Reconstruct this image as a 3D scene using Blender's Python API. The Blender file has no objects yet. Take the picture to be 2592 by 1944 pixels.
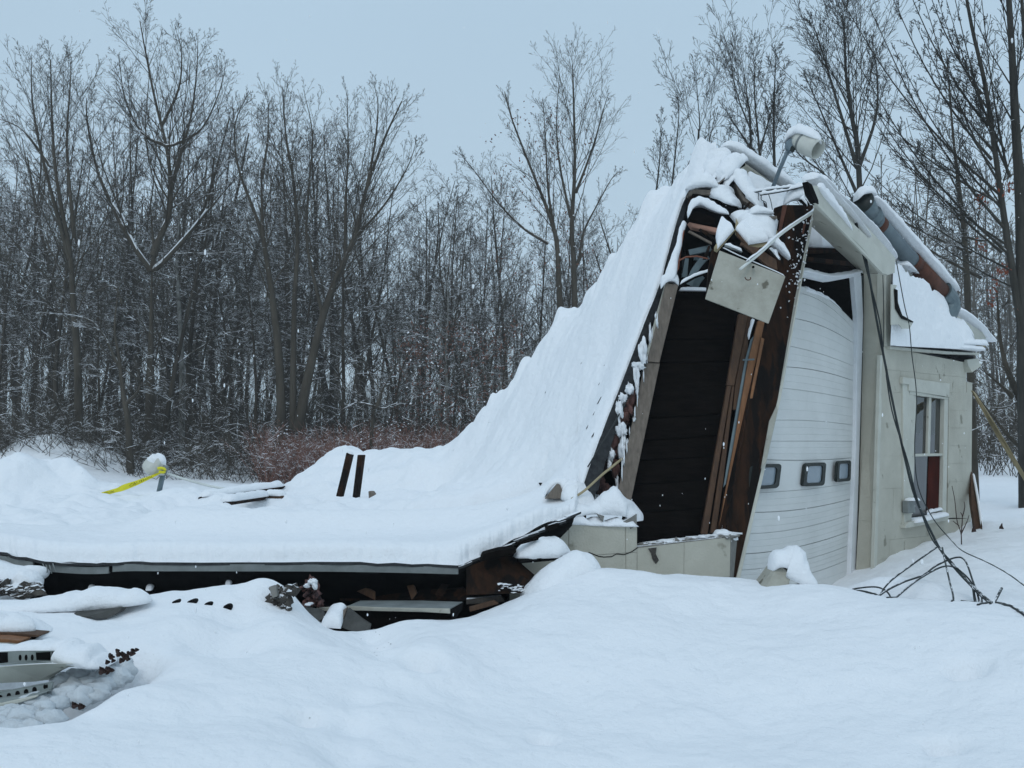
import bpy, bmesh, math, random
import numpy as np
from mathutils import Vector, Matrix

# ------------------------------------------------------------------ camera, sky, sun, exposure
SC = bpy.context.scene
COL = SC.collection
F = 2500.0                      # focal length in pixels of the 2592 px wide photograph
CAMZ = 1.7
PITCH = math.radians(3.6)
cd = bpy.data.cameras.new("camera"); cam = bpy.data.objects.new("camera", cd); COL.objects.link(cam)
cd.sensor_width = 36.0; cd.lens = 36.0 * F / 2592.0
cd.clip_start = 0.05; cd.clip_end = 2000
cam.location = (0, 0, CAMZ); cam.rotation_euler = (math.radians(90) + PITCH, 0, 0)
SC.camera = cam

W = bpy.data.worlds.new("World"); SC.world = W; W.use_nodes = True
nt = W.node_tree; N = nt.nodes; L = nt.links
bg = N["Background"]; bg.inputs[1].default_value = 1.0
sky = N.new("ShaderNodeTexSky"); sky.sky_type = 'NISHITA'; sky.sun_disc = False
sky.sun_elevation = math.radians(42); sky.sun_rotation = math.radians(200); sky.dust_density = 4.0
tc = N.new("ShaderNodeTexCoord"); sp = N.new("ShaderNodeSeparateXYZ"); L.new(tc.outputs["Generated"], sp.inputs[0])
rp = N.new("ShaderNodeValToRGB"); L.new(sp.outputs[2], rp.inputs[0])   # overcast: brighter towards the zenith
cr = rp.color_ramp
SKY = [(0.0, (.45, .59, .69)), (0.12, (.47, .61, .72)), (0.40, (.44, .59, .72)), (0.62, (.465, .625, .775)), (1.0, (.60, .775, .96))]
cr.elements[0].position = 0; cr.elements[0].color = (*SKY[0][1], 1)
cr.elements[1].position = 1; cr.elements[1].color = (*SKY[-1][1], 1)
for p, c in SKY[1:-1]:
    e = cr.elements.new(p); e.color = (*c, 1)
ms = N.new("ShaderNodeVectorMath"); ms.operation = 'SCALE'; ms.inputs[3].default_value = 0.006
L.new(sky.outputs[0], ms.inputs[0])
nz = N.new("ShaderNodeTexNoise"); nz.inputs["Scale"].default_value = 2.2; nz.inputs["Detail"].default_value = 3
L.new(tc.outputs["Generated"], nz.inputs["Vector"])
mr = N.new("ShaderNodeMapRange"); mr.inputs[1].default_value = .3; mr.inputs[2].default_value = .7
mr.inputs[3].default_value = .97; mr.inputs[4].default_value = 1.03; L.new(nz.outputs[0], mr.inputs[0])
m2 = N.new("ShaderNodeVectorMath"); m2.operation = 'SCALE'; L.new(rp.outputs[0], m2.inputs[0]); L.new(mr.outputs[0], m2.inputs[3])
ad = N.new("ShaderNodeVectorMath"); ad.operation = 'ADD'; L.new(ms.outputs[0], ad.inputs[0]); L.new(m2.outputs[0], ad.inputs[1])
L.new(ad.outputs[0], bg.inputs[0])

sl = bpy.data.lights.new("sun", 'SUN'); sl.energy = 0.5; sl.angle = math.radians(24); sl.color = (1.0, .98, .96)
so = bpy.data.objects.new("sun", sl); COL.objects.link(so); so.rotation_euler = (math.radians(48), 0, math.radians(160 - 180 + 5))
SC.view_settings.view_transform = 'Standard'; SC.view_settings.look = 'None'
SC.view_settings.exposure = 0.0; SC.view_settings.gamma = 1.0
SC.cycles.use_adaptive_sampling = True; SC.cycles.max_bounces = 5; SC.cycles.diffuse_bounces = 3
SC.cycles.transparent_max_bounces = 8; SC.cycles.volume_bounces = 1

# ------------------------------------------------------------------ pixel -> world helpers
cp, sp_ = math.cos(PITCH), math.sin(PITCH)
def ray(px, py):
    dx = (px - 1296) / F; dy = (972 - py) / F
    return np.array([dx, cp - dy * sp_, sp_ + dy * cp])
def at(px, py, Y):
    d = ray(px, py); d = d * (Y / d[1]); return np.array([d[0], d[1], CAMZ + d[2]])
def zoomer(x0, y0, s): return lambda x, y: (x0 + x * s, y0 + y * s)
Z1 = zoomer(1500, 300, .31646); Z2 = zoomer(1900, 300, .36174); Z3 = zoomer(1350, 700, .48209)
Z4 = zoomer(1850, 800, .48213); Z5 = zoomer(0, 1100, .48222); Z6 = zoomer(700, 1100, .40687)
ZA = zoomer(0, 1300, .18083); ZB = zoomer(0, 1600, .18083); ZC = zoomer(1650, 560, .12054)
ZD = zoomer(1250, 1250, .18079); ZE = zoomer(1650, 0, .42586); ZF = zoomer(2350, 850, .36173)
ZG = zoomer(700, 800, .2712); Z7 = zoomer(0, 0, .75342); Z8 = zoomer(1000, 100, .69324); ZP = lambda x, y: (x, y)
U = np.array([.66, .75, 0.]); U /= np.linalg.norm(U)       # direction of the garage front
NRM = np.array([U[1], -U[0], 0.])                          # its outward normal
P0 = np.array([3.64, 9.8, 0.])
def onplane(px, py, off=0.0, p0=P0, n=NRM):
    d = ray(px, py); c = np.array([0, 0, CAMZ]); q = p0 + n * off
    t = np.dot(q - c, n) / np.dot(d, n); return c + d * t
rng = np.random.default_rng(7); random.seed(7)

# ------------------------------------------------------------------ noise
def _perm(seed):
    r = np.random.default_rng(seed); return r.permutation(256), r.uniform(0, 2 * np.pi, 256)
def perlin(x, y, seed=0):
    p, a = _perm(seed)
    x = np.asarray(x, float); y = np.asarray(y, float)
    xi = np.floor(x).astype(int); yi = np.floor(y).astype(int); xf = x - xi; yf = y - yi
    def g(ix, iy):
        h = p[(p[ix & 255] + iy) & 255]; return np.cos(a[h]), np.sin(a[h])
    u = xf * xf * xf * (xf * (xf * 6 - 15) + 10); v = yf * yf * yf * (yf * (yf * 6 - 15) + 10)
    def dd(ox, oy):
        gx, gy = g(xi + ox, yi + oy); return gx * (xf - ox) + gy * (yf - oy)
    return (dd(0, 0) * (1 - u) + dd(1, 0) * u) * (1 - v) + (dd(0, 1) * (1 - u) + dd(1, 1) * u) * v
def fbm(x, y, seed=0, octv=4, gain=.5):
    s = 0; a = 1.
    for k in range(octv):
        s = s + a * perlin(x * 2 ** k + 17.3 * k, y * 2 ** k - 9.1 * k, seed + k); a *= gain
    return s
def rbf_fit(P, z, smooth=1e-4):
    P = np.asarray(P, float); z = np.asarray(z, float); n = len(P)
    d = np.linalg.norm(P[:, None] - P[None], axis=2)
    K = np.where(d > 0, d * d * np.log(d + 1e-12), 0) + np.eye(n) * smooth
    Q = np.hstack([np.ones((n, 1)), P]); A = np.zeros((n + 3, n + 3)); A[:n, :n] = K; A[:n, n:] = Q; A[n:, :n] = Q.T
    w = np.linalg.solve(A, np.concatenate([z, np.zeros(3)]))
    def f(X, Y):
        sh = X.shape; X = X.ravel(); Y = Y.ravel(); out = w[n] + w[n + 1] * X + w[n + 2] * Y
        for i in range(n):
            d = np.sqrt((X - P[i, 0]) ** 2 + (Y - P[i, 1]) ** 2); out = out + w[i] * d * d * np.log(d + 1e-12)
        return out.reshape(sh)
    return f

# ------------------------------------------------------------------ object helpers
def link(name, me, m=None, parent=None, smooth=False):
    o = bpy.data.objects.new(name, me); COL.objects.link(o)
    if m is not None: me.materials.append(m)
    if parent is not None: o.parent = parent; o.matrix_parent_inverse = parent.matrix_world.inverted() if False else Matrix.Translation(-parent.location) @ Matrix()
    me.polygons.foreach_set("use_smooth", [bool(smooth)] * len(me.polygons))
    return o
def mesh(name, V, Fc):
    me = bpy.data.meshes.new(name); V = np.asarray(V, float)
    me.from_pydata([tuple(v) for v in V], [], [tuple(int(i) for i in f) for f in Fc]); me.update(); return me
def fastmesh(name, V, Q):
    """V (n,3), Q (m,4) quads"""
    me = bpy.data.meshes.new(name); V = np.ascontiguousarray(V, dtype=np.float32); Q = np.ascontiguousarray(Q, dtype=np.int32)
    me.vertices.add(len(V)); me.vertices.foreach_set("co", V.ravel())
    k = Q.shape[1]
    me.loops.add(Q.size); me.loops.foreach_set("vertex_index", Q.ravel())
    me.polygons.add(len(Q)); me.polygons.foreach_set("loop_start", np.arange(0, Q.size, k, dtype=np.int32))
    me.update(calc_edges=True); return me
def tag(o, label=None, cat=None, group=None, kind=None):
    if label: o['label'] = label
    if cat: o['category'] = cat
    if group: o['group'] = group
    if kind: o['kind'] = kind
    return o
def thing(name, label, cat, loc=(0, 0, 0), group=None):
    o = bpy.data.objects.new(name, None); COL.objects.link(o); o.location = tuple(loc); o.empty_display_size = .1
    return tag(o, label, cat, group)
def origin_to(o, p):
    """move an unparented mesh object's origin to p"""
    p = Vector([float(a) for a in p]); o.data.transform(Matrix.Translation(-p)); o.location = p; return o
class MB:
    def __init__(s): s.V = []; s.F = []
    def add(s, V, Fc):
        b = len(s.V); s.V += [np.asarray(v, float) for v in V]; s.F += [tuple(b + i for i in f) for f in Fc]; return s
    def prism(s, pts, back):
        """polygon pts (3-D, any n) extruded by vector back"""
        pts = [np.asarray(p, float) for p in pts]; n = len(pts); back = np.asarray(back, float)
        V = pts + [p + back for p in pts]
        Fc = [tuple(range(n)), tuple(range(2 * n - 1, n - 1, -1))] + [(i, i + n, (i + 1) % n + n, (i + 1) % n) for i in range(n)]
        return s.add(V, Fc)
    def tube(s, pts, r, n=8, cap=True):
        pts = [np.asarray(p, float) for p in pts]; m = len(pts)
        r = [r] * m if np.isscalar(r) else list(r); V = []; Fc = []
        up = np.array([0, 0, 1.]);
        for i, p in enumerate(pts):
            d = pts[min(i + 1, m - 1)] - pts[max(i - 1, 0)]; d /= np.linalg.norm(d) + 1e-9
            a = np.cross(d, up if abs(d[2]) < .93 else np.array([1., 0, 0])); a /= np.linalg.norm(a); b = np.cross(a, d)
            for k in range(n):
                t = 2 * math.pi * k / n; V.append(p + r[i] * (a * math.cos(t) + b * math.sin(t)))
        for i in range(m - 1):
            for k in range(n): Fc.append((i * n + k, i * n + (k + 1) % n, (i + 1) * n + (k + 1) % n, (i + 1) * n + k))
        if cap: Fc += [tuple(range(n - 1, -1, -1)), tuple((m - 1) * n + k for k in range(n))]
        return s.add(V, Fc)
    def build(s, name, m, parent=None, bevel=0, smooth=False):
        me = mesh(name, s.V, s.F)
        bm = bmesh.new(); bm.from_mesh(me)
        bmesh.ops.recalc_face_normals(bm, faces=bm.faces)
        if bevel: bmesh.ops.bevel(bm, geom=[e for e in bm.edges if e.is_manifold and e.calc_face_angle(0) > .5], offset=bevel, segments=1, affect='EDGES', clamp_overlap=True)
        bm.to_mesh(me); bm.free()
        o = link(name, me, m, parent, smooth)
        if parent is None and len(s.V): origin_to(o, np.mean(np.array(s.V), axis=0))
        return o
def pts_at(z, xy, Y):
    if np.isscalar(Y): Y = [Y] * len(xy)
    return [at(*z(*p), y) for p, y in zip(xy, Y)]
def pts_on(z, xy, off=0.): return [onplane(*z(*p), off) for p in xy]
def poly(name, pts, back, m, parent=None, bevel=.003): return MB().prism(pts, back).build(name, m, parent, bevel)
def smoothpath(pts, k=8):
    """Catmull-Rom through points"""
    P = [np.asarray(p, float) for p in pts]; P = [2 * P[0] - P[1]] + P + [2 * P[-1] - P[-2]]; out = []
    for i in range(1, len(P) - 2):
        for j in range(k):
            t = j / k
            out.append(.5 * (2 * P[i] + (P[i + 1] - P[i - 1]) * t + (2 * P[i - 1] - 5 * P[i] + 4 * P[i + 1] - P[i + 2]) * t * t + (3 * P[i] - P[i - 1] - 3 * P[i + 1] + P[i + 2]) * t ** 3))
    out.append(P[-2]); return out
SNOWN = [0]
def snow_ridge(name, pts, width, height, parent, m=None, over=.0, ends=True, lump=.18):
    """a long cap of snow lying on a rod, board edge or pipe: half-round section, lumpy, tapering at its ends"""
    SNOWN[0] += 1; sd = SNOWN[0]
    pts = smoothpath(pts, 7) if len(pts) > 2 else [np.asarray(pts[0], float) + (np.asarray(pts[1], float) - np.asarray(pts[0], float)) * t for t in np.linspace(0, 1, 26)]
    m_ = len(pts); n = 10; V = []; Fc = []
    s = 0; S = [0]
    for i in range(1, m_): s += np.linalg.norm(pts[i] - pts[i - 1]); S.append(s)
    width = np.interp(np.linspace(0, 1, m_), np.linspace(0, 1, len(width)), width) if not np.isscalar(width) else np.full(m_, width)
    height = np.interp(np.linspace(0, 1, m_), np.linspace(0, 1, len(height)), height) if not np.isscalar(height) else np.full(m_, height)
    for i, p in enumerate(pts):
        d = pts[min(i + 1, m_ - 1)] - pts[max(i - 1, 0)]; d /= np.linalg.norm(d) + 1e-9
        a = np.array([d[1], -d[0], 0]); la = np.linalg.norm(a); a = a / la if la > 1e-3 else np.array([1., 0, 0])
        up = np.cross(a, d); up = up if up[2] > 0 else -up
        up = up * .4 + np.array([0, 0, 1.]) * .6; up /= np.linalg.norm(up)
        e = 1.
        if ends:
            q = min(S[i], s - S[i]) / (max(height[i], .01) * 1.1); e = math.sqrt(max(0., 1 - (1 - min(q, 1)) ** 2)) * .97 + .03
        nn = 1 + lump * float(perlin(S[i] * 3.1 / max(.12, s * .3) + .7, sd * 3.7, sd)) * 1.7 + lump * 1.3 * float(perlin(S[i] * 14, sd, sd + 1))
        for k in range(n + 1):
            t = math.pi * k / n; c, sn = math.cos(t), math.sin(t)
            w = width[i] * .5 * (1 + .12 * float(perlin(S[i] * 9, k * .3 + sd, sd)))
            V.append(p + a * w * math.copysign(abs(c) ** .8, c) * (.6 + .4 * e) + up * (height[i] * sn ** .85 * nn * e) - np.array([0, 0, .004 + over]))
    q = n + 1
    for i in range(m_ - 1):
        for k in range(n): Fc.append((i * q + k, i * q + k + 1, (i + 1) * q + k + 1, (i + 1) * q + k))
        Fc.append((i * q + n, i * q, (i + 1) * q, (i + 1) * q + n))
    Fc += [tuple(range(q)), tuple((m_ - 1) * q + k for k in range(q - 1, -1, -1))]
    return MB().add(V, Fc).build(name, m or M['snow'], parent, 0, True)
def snow_sheet(name, quad, t, parent, res=22, lump=.25, bulge=0.03, m=None):
    """snow lying over a sheet: quad = 4 corners in order; rounded edges, lumpy top, small overhang"""
    SNOWN[0] += 1; sd = SNOWN[0]
    a, b, c, d = [np.asarray(p, float) for p in quad]
    S, T = np.meshgrid(np.linspace(0, 1, res), np.linspace(0, 1, res)); S1 = S[..., None]; T1 = T[..., None]
    base = (a * (1 - S1) + b * S1) * (1 - T1) + (d * (1 - S1) + c * S1) * T1
    lu = (np.linalg.norm(b - a) + np.linalg.norm(c - d)) / 2; lv = (np.linalg.norm(d - a) + np.linalg.norm(c - b)) / 2
    du = np.minimum(S, 1 - S) * lu / (t * .9); dv = np.minimum(T, 1 - T) * lv / (t * .9)
    f = lambda q: np.sqrt(np.clip(1 - (1 - np.clip(q, 0, 1)) ** 2, 0, 1))
    h = t * f(du) * f(dv) * (1 + lump * fbm(S * lu * 3 + sd * 7.1, T * lv * 3 + sd, sd, 3) * 1.8)
    ctr = base.mean(axis=(0, 1)); P = base + (base - ctr) * bulge; P[..., 2] += h
    n = res * res; V = np.vstack([P.reshape(-1, 3), (base - np.array([0, 0, .004])).reshape(-1, 3)])
    idx = np.arange(n).reshape(res, res); Fc = []
    for i in range(res - 1):
        for j in range(res - 1):
            q = (idx[i, j], idx[i, j + 1], idx[i + 1, j + 1], idx[i + 1, j]); Fc.append(q); Fc.append(tuple(n + k for k in q[::-1]))
    rim = list(idx[0, :]) + list(idx[1:, -1]) + list(idx[-1, :-1][::-1]) + list(idx[1:-1, 0][::-1])
    for k in range(len(rim)): Fc.append((rim[k], n + rim[k], n + rim[(k + 1) % len(rim)], rim[(k + 1) % len(rim)]))
    return MB().add(V, Fc).build(name, m or M['snow'], parent, 0, True)
def blob(c, r, seed, sub=3, rough=.25, flat=None):
    bm = bmesh.new(); bmesh.ops.create_icosphere(bm, subdivisions=sub, radius=1)
    r = np.array(r if not np.isscalar(r) else [r] * 3, float); c = np.asarray(c, float); V = []
    for v in bm.verts:
        p = np.array(v.co); q = 1 + rough * (1.6 * float(fbm(p[0] * 1.3 + seed * 3.1 + p[2], p[1] * 1.3 + seed + p[2] * .7, seed, 3)))
        p = p * q
        if flat is not None and p[2] < flat: p[2] = flat + (p[2] - flat) * .15
        V.append(c + p * r)
    Fc = [tuple(v.index for v in f.verts) for f in bm.faces]; bm.free(); return V, Fc

# ------------------------------------------------------------------ materials
M = {}
def mat(name, c1, c2=None, rough=.8, scale=6., bump=.0, bscale=40., stretch=None, metal=0., spec=.3, snowy=0., detail=6, snow_dir=.35, coord='Object', c3=None, c3s=2., c3t=.6):
    m = bpy.data.materials.new(name); m.use_nodes = True; nt = m.node_tree; N = nt.nodes; L = nt.links
    b = N["Principled BSDF"]; b.inputs["Roughness"].default_value = rough; b.inputs["Metallic"].default_value = metal
    b.inputs["Specular IOR Level"].default_value = spec
    tc = N.new("ShaderNodeTexCoord"); vec = tc.outputs[coord]
    if coord == 'Geo':
        pass
    if stretch:
        mp = N.new("ShaderNodeMapping"); mp.inputs["Scale"].default_value = stretch; L.new(vec, mp.inputs[0]); vec = mp.outputs[0]
    n1 = N.new("ShaderNodeTexNoise"); n1.inputs["Scale"].default_value = scale; n1.inputs["Detail"].default_value = detail; n1.inputs["Roughness"].default_value = .65
    L.new(vec, n1.inputs["Vector"])
    mx = N.new("ShaderNodeMix"); mx.data_type = 'RGBA'; mx.inputs[6].default_value = (*c1, 1); mx.inputs[7].default_value = (*(c2 or c1), 1)
    r = N.new("ShaderNodeMapRange"); r.inputs[1].default_value = .34; r.inputs[2].default_value = .66; L.new(n1.outputs[0], r.inputs[0]); L.new(r.outputs[0], mx.inputs[0])
    out = mx.outputs[2]
    if c3:
        n3 = N.new("ShaderNodeTexNoise"); n3.inputs["Scale"].default_value = c3s; n3.inputs["Detail"].default_value = 5; L.new(vec, n3.inputs["Vector"])
        r3 = N.new("ShaderNodeMapRange"); r3.inputs[1].default_value = c3t; r3.inputs[2].default_value = c3t + .06; L.new(n3.outputs[0], r3.inputs[0])
        m3 = N.new("ShaderNodeMix"); m3.data_type = 'RGBA'; L.new(r3.outputs[0], m3.inputs[0]); L.new(out, m3.inputs[6]); m3.inputs[7].default_value = (*c3, 1); out = m3.outputs[2]
    if snowy:
        g = N.new("ShaderNodeNewGeometry"); s = N.new("ShaderNodeSeparateXYZ"); L.new(g.outputs["True Normal"], s.inputs[0])
        n2 = N.new("ShaderNodeTexNoise"); n2.inputs["Scale"].default_value = snowy; n2.inputs["Detail"].default_value = 3
        L.new(g.outputs["Position"], n2.inputs["Vector"])
        a = N.new("ShaderNodeMath"); a.operation = 'MULTIPLY_ADD'; L.new(n2.outputs[0], a.inputs[0]); a.inputs[1].default_value = 1.0; L.new(s.outputs[2], a.inputs[2])
        r2 = N.new("ShaderNodeMapRange"); r2.inputs[1].default_value = snow_dir + .45 - .07; r2.inputs[2].default_value = snow_dir + .45 + .07; L.new(a.outputs[0], r2.inputs[0])
        m2 = N.new("ShaderNodeMix"); m2.data_type = 'RGBA'; L.new(r2.outputs[0], m2.inputs[0]); L.new(out, m2.inputs[6]); m2.inputs[7].default_value = (.82, .84, .86, 1); out = m2.outputs[2]
    L.new(out, b.inputs["Base Color"])
    if bump:
        nb = N.new("ShaderNodeTexNoise"); nb.inputs["Scale"].default_value = bscale; nb.inputs["Detail"].default_value = 5; L.new(vec, nb.inputs["Vector"])
        bp = N.new("ShaderNodeBump"); bp.inputs["Strength"].default_value = .8; bp.inputs["Distance"].default_value = bump; L.new(nb.outputs[0], bp.inputs["Height"]); L.new(bp.outputs[0], b.inputs["Normal"])
    M[name] = m; return m
def snowmat(name, base, fine=.008):
    m = bpy.data.materials.new(name); m.use_nodes = True; nt = m.node_tree; N = nt.nodes; L = nt.links
    b = N["Principled BSDF"]; b.inputs["Roughness"].default_value = .75; b.inputs["Specular IOR Level"].default_value = .15
    tc = N.new("ShaderNodeTexCoord")
    n0 = N.new("ShaderNodeTexNoise"); n0.inputs["Scale"].default_value = 1.3; n0.inputs["Detail"].default_value = 6; L.new(tc.outputs["Object"], n0.inputs["Vector"])
    mx = N.new("ShaderNodeMix"); mx.data_type = 'RGBA'; L.new(n0.outputs[0], mx.inputs[0])
    mx.inputs[6].default_value = (base[0] * .97, base[1] * .97, base[2] * .98, 1); mx.inputs[7].default_value = (*base, 1); L.new(mx.outputs[2], b.inputs["Base Color"])
    g = N.new("ShaderNodeTexNoise"); g.inputs["Scale"].default_value = 70; g.inputs["Detail"].default_value = 4; g.inputs["Roughness"].default_value = .7; L.new(tc.outputs["Object"], g.inputs["Vector"])
    g2 = N.new("ShaderNodeTexNoise"); g2.inputs["Scale"].default_value = 9; g2.inputs["Detail"].default_value = 5; L.new(tc.outputs["Object"], g2.inputs["Vector"])
    b1 = N.new("ShaderNodeBump"); b1.inputs["Strength"].default_value = .8; b1.inputs["Distance"].default_value = .035; L.new(g2.outputs[0], b1.inputs["Height"])
    b2 = N.new("ShaderNodeBump"); b2.inputs["Strength"].default_value = .6; b2.inputs["Distance"].default_value = fine; L.new(g.outputs[0], b2.inputs["Height"]); L.new(b1.outputs[0], b2.inputs["Normal"])
    L.new(b2.outputs[0], b.inputs["Normal"]); M[name] = m; return m
snowmat('snow', (.88, .895, .905)); snowmat('old_shaded_snow', (.60, .64, .66), .008)  # grey of old snow, with the hollow's shade put into the colour
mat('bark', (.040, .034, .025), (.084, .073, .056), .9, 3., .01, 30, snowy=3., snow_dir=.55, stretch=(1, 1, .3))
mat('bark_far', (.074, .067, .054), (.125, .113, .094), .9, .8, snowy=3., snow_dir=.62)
mat('bark_plain', (.026, .025, .021), (.062, .058, .048), .9, 7., .03, 22, snowy=5., snow_dir=.62, stretch=(1, 1, .22))
mat('bark_birch', (.26, .26, .24), (.10, .10, .09), .8, 5., snowy=4., snow_dir=.65)
mat('leaf_brown', (.12, .058, .043), (.24, .12, .088), .8, 3., snowy=7., snow_dir=.52)
mat('leaf_orange', (.28, .07, .03), (.16, .05, .03), .7, 3.)
mat('leaf_dead', (.022, .013, .011), (.055, .030, .024), .7, 20.)
mat('cream', (.50, .485, .41), (.41, .395, .33), .75, 2.2, .005, 60, c3=(.25, .24, .19), c3s=5., c3t=.64)
mat('cream_dirty', (.43, .42, .36), (.31, .30, .25), .8, 5., .004, 50, c3=(.14, .13, .10), c3s=9., c3t=.62)
mat('cream_trim', (.54, .54, .475), (.46, .46, .40), .6, 4., .002, 60, c3=(.22, .21, .17), c3s=12., c3t=.68)
mat('white_paint', (.67, .68, .66), (.58, .59, .57), .45, 2., .001, 60, spec=.5)
mat('white_trim', (.80, .82, .84), (.7, .72, .74), .5, 5.)
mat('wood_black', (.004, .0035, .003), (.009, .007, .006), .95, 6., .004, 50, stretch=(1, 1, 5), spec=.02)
mat('wood_dark', (.016, .010, .007), (.042, .020, .011), .9, 3., .003, 40, spec=.08, stretch=(5, 5, .5), c3=(.010, .008, .007), c3s=1.6, c3t=.5)
mat('wood_grey', (.125, .105, .085), (.20, .165, .135), .85, 8., .003, 40, stretch=(6, 6, .8))
mat('wood_brown', (.105, .056, .030), (.060, .034, .021), .75, 5., .002, 40, stretch=(6, 6, .6))
mat('wood_orange', (.25, .115, .05), (.17, .078, .036), .7, 5., .002, 40, stretch=(6, 6, .6))
mat('wood_pink', (.46, .25, .18), (.34, .18, .13), .75, 5., .002, 40)
mat('wood_pale', (.40, .33, .20), (.30, .25, .15), .8, 8., .002, 40)
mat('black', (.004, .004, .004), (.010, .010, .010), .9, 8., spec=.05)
mat('shingle', (.018, .019, .021), (.045, .048, .05), .85, 18., .004, 60, snowy=7., snow_dir=.82)
mat('fascia_grey', (.22, .24, .235), (.15, .165, .16), .6, 8., .002, 60)
mat('steel_blue', (.16, .215, .25), (.12, .165, .195), .5, 5., spec=.5)
mat('galv', (.17, .215, .225), (.12, .155, .17), .42, 7., metal=.5)
mat('galv_rust', (.15, .19, .205), (.11, .145, .165), .5, 6., c3=(.15, .055, .032), c3s=1.1, c3t=.56)
mat('rust', (.115, .045, .027), (.07, .03, .02), .85, 9., .002, 60)
mat('copper', (.25, .09, .05), (.16, .06, .04), .6, 9.)
mat('channel', (.27, .30, .29), (.18, .21, .20), .5, 7.)
mat('lamp_cup', (.62, .62, .56), (.50, .50, .45), .5, 5., c3=(.3, .3, .26), c3s=14., c3t=.68)
mat('cable', (.012, .016, .018), (.02, .03, .03), .5, 5., snowy=14., snow_dir=1.1)
mat('tape', (.72, .66, .02), (.60, .56, .02), .4, 3.)
mat('insulation', (.20, .10, .085), (.075, .045, .04), .95, 12., .02, 30, c3=(.05, .03, .03), c3s=9., c3t=.55)
mat('rubble', (.03, .027, .024), (.09, .08, .068), .9, 9., .02, 25, snowy=14., snow_dir=.80)
mat('beam_grey', (.045, .045, .042), (.085, .085, .078), .85, 9., .004, 50)
mat('block_raw', (.25, .24, .22), (.17, .165, .15), .9, 9., .008, 40, snowy=9., snow_dir=.85)
mat('red_board', (.075, .016, .010), (.04, .011, .008), .95, 3., spec=.03)
mat('rubber', (.010, .016, .014), (.02, .025, .022), .5, 5.)
mat('pvc', (.70, .72, .68), (.6, .62, .58), .5, 5.)
def glass(name, tint, rough=.03, spec=.9):
    m = bpy.data.materials.new(name); m.use_nodes = True; b = m.node_tree.nodes["Principled BSDF"]
    b.inputs["Base Color"].default_value = (*tint, 1); b.inputs["Roughness"].default_value = rough; b.inputs["Specular IOR Level"].default_value = spec
    b.inputs["IOR"].default_value = 1.5
    N = m.node_tree.nodes; n = N.new("ShaderNodeTexNoise"); n.inputs["Scale"].default_value = 1.5
    bp = N.new("ShaderNodeBump"); bp.inputs["Distance"].default_value = .004; m.node_tree.links.new(n.outputs[0], bp.inputs["Height"]); m.node_tree.links.new(bp.outputs[0], b.inputs["Normal"])
    M[name] = m
glass('glass_dark', (.010, .013, .014), .03, .5); glass('glass_door', (.20, .25, .29), .2); 

# ------------------------------------------------------------------ the snow ground
G = [  # photo x, photo y, depth
 (0, 1960, 3.5), (600, 1960, 3.6), (1296, 1960, 4.15), (2000, 1960, 4.15), (2592, 1960, 4.0), (-600, 1900, 3.6), (3200, 1900, 4.0),
 (400, 1800, 4.3), (700, 1800, 4.4), (1000, 1800, 4.75), (1400, 1800, 4.95), (1800, 1800, 4.95), (2200, 1800, 4.85), (2592, 1780, 4.6),
 (330, 1650, 5.1), (560, 1650, 5.3), (800, 1650, 5.45), (955, 1655, 5.8), (1080, 1650, 5.55), (1300, 1620, 5.85), (1700, 1620, 5.8), (2100, 1640, 5.55), (2592, 1660, 5.0), (1500, 1520, 6.45), (1900, 1550, 6.2),
 (100, 1590, 5.5), (-500, 1620, 5.2), (300, 1570, 5.8), (600, 1560, 5.9),
 # crest in front of the fallen roof
 (-500, 1520, 6.2), (0, 1530, 6.2), (240, 1540, 6.1), (434, 1495, 6.3), (588, 1481, 6.3), (680, 1450, 6.3), (740, 1490, 6.4), (781, 1545, 6.4), (860, 1592, 6.3), (935, 1597, 6.2),
 (1000, 1576, 6.4), (1150, 1568, 6.5), (1230, 1556, 6.6), (1310, 1519, 6.8), (1392, 1482, 7.0), (1500, 1447, 7.1), (1640, 1449, 7.0), (1760, 1456, 6.9), (1900, 1474, 6.75), (2040, 1490, 6.5), (2165, 1506, 6.3),
 (2300, 1540, 6.0), (2440, 1570, 5.6), (2592, 1600, 5.3), (3100, 1640, 5.0),
 # mound by the window wall
 (2240, 1452, 9.2), (2284, 1425, 9.3), (2360, 1392, 9.8), (2450, 1368, 10.4), (2520, 1362, 10.2), (2592, 1376, 9.8), (2900, 1400, 9.6),
 (2450, 1480, 7.8), (2592, 1490, 7.8), (2280, 1520, 7.6),
]
Gz = [ # world x, y, z
 (-9, 12, .45), (-4.5, 8.2, .25), (-1.5, 8.2, .25), (.4, 8.6, .35), (2, 8.2, .38), (3.0, 8.9, .40), (-3, 7.4, .3), (-.5, 7.5, .3), (-1.5, 7.2, .25), (-4, 14, .5), (0, 14, .6), (2.8, 7.8, .5), (4, 12, .5), (2, 12, .4), (5.2, 12.0, .75),
 (0, 19, .6), (-6, 19, .7), (6, 16, .65), (9, 16, .8), (10, 24, .8), (4, 24, .7), (-12, 22, .9), (0, 26, .75), (-7, 26, .8),
 (8, 34, .9), (16, 34, 1.0), (0, 34, .9), (-8, 34, 1.0), (-17, 34, 1.0), (0, 60, 1.4), (30, 60, 1.8), (-30, 60, 1.8), (0, 190, 5), (-130, 140, 4), (130, 140, 4),
 (-3, 1, .5), (3, 1, .5), (0, 2.2, .36), (9, 5, .7), (-9, 5, .6), (-6, 8, .6), (9, 9.5, .7),
]
P = []; Zs = []
def gcoord(x, y): r = np.sqrt(x * x + y * y); return np.stack([np.arctan2(x, y) * 2.2, np.log(r) * 1.6], -1)
for a in G:
    p = at(*a); P.append(gcoord(p[0], p[1])); Zs.append(p[2])
for x, y, z in Gz: P.append(gcoord(x, y)); Zs.append(z)
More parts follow.
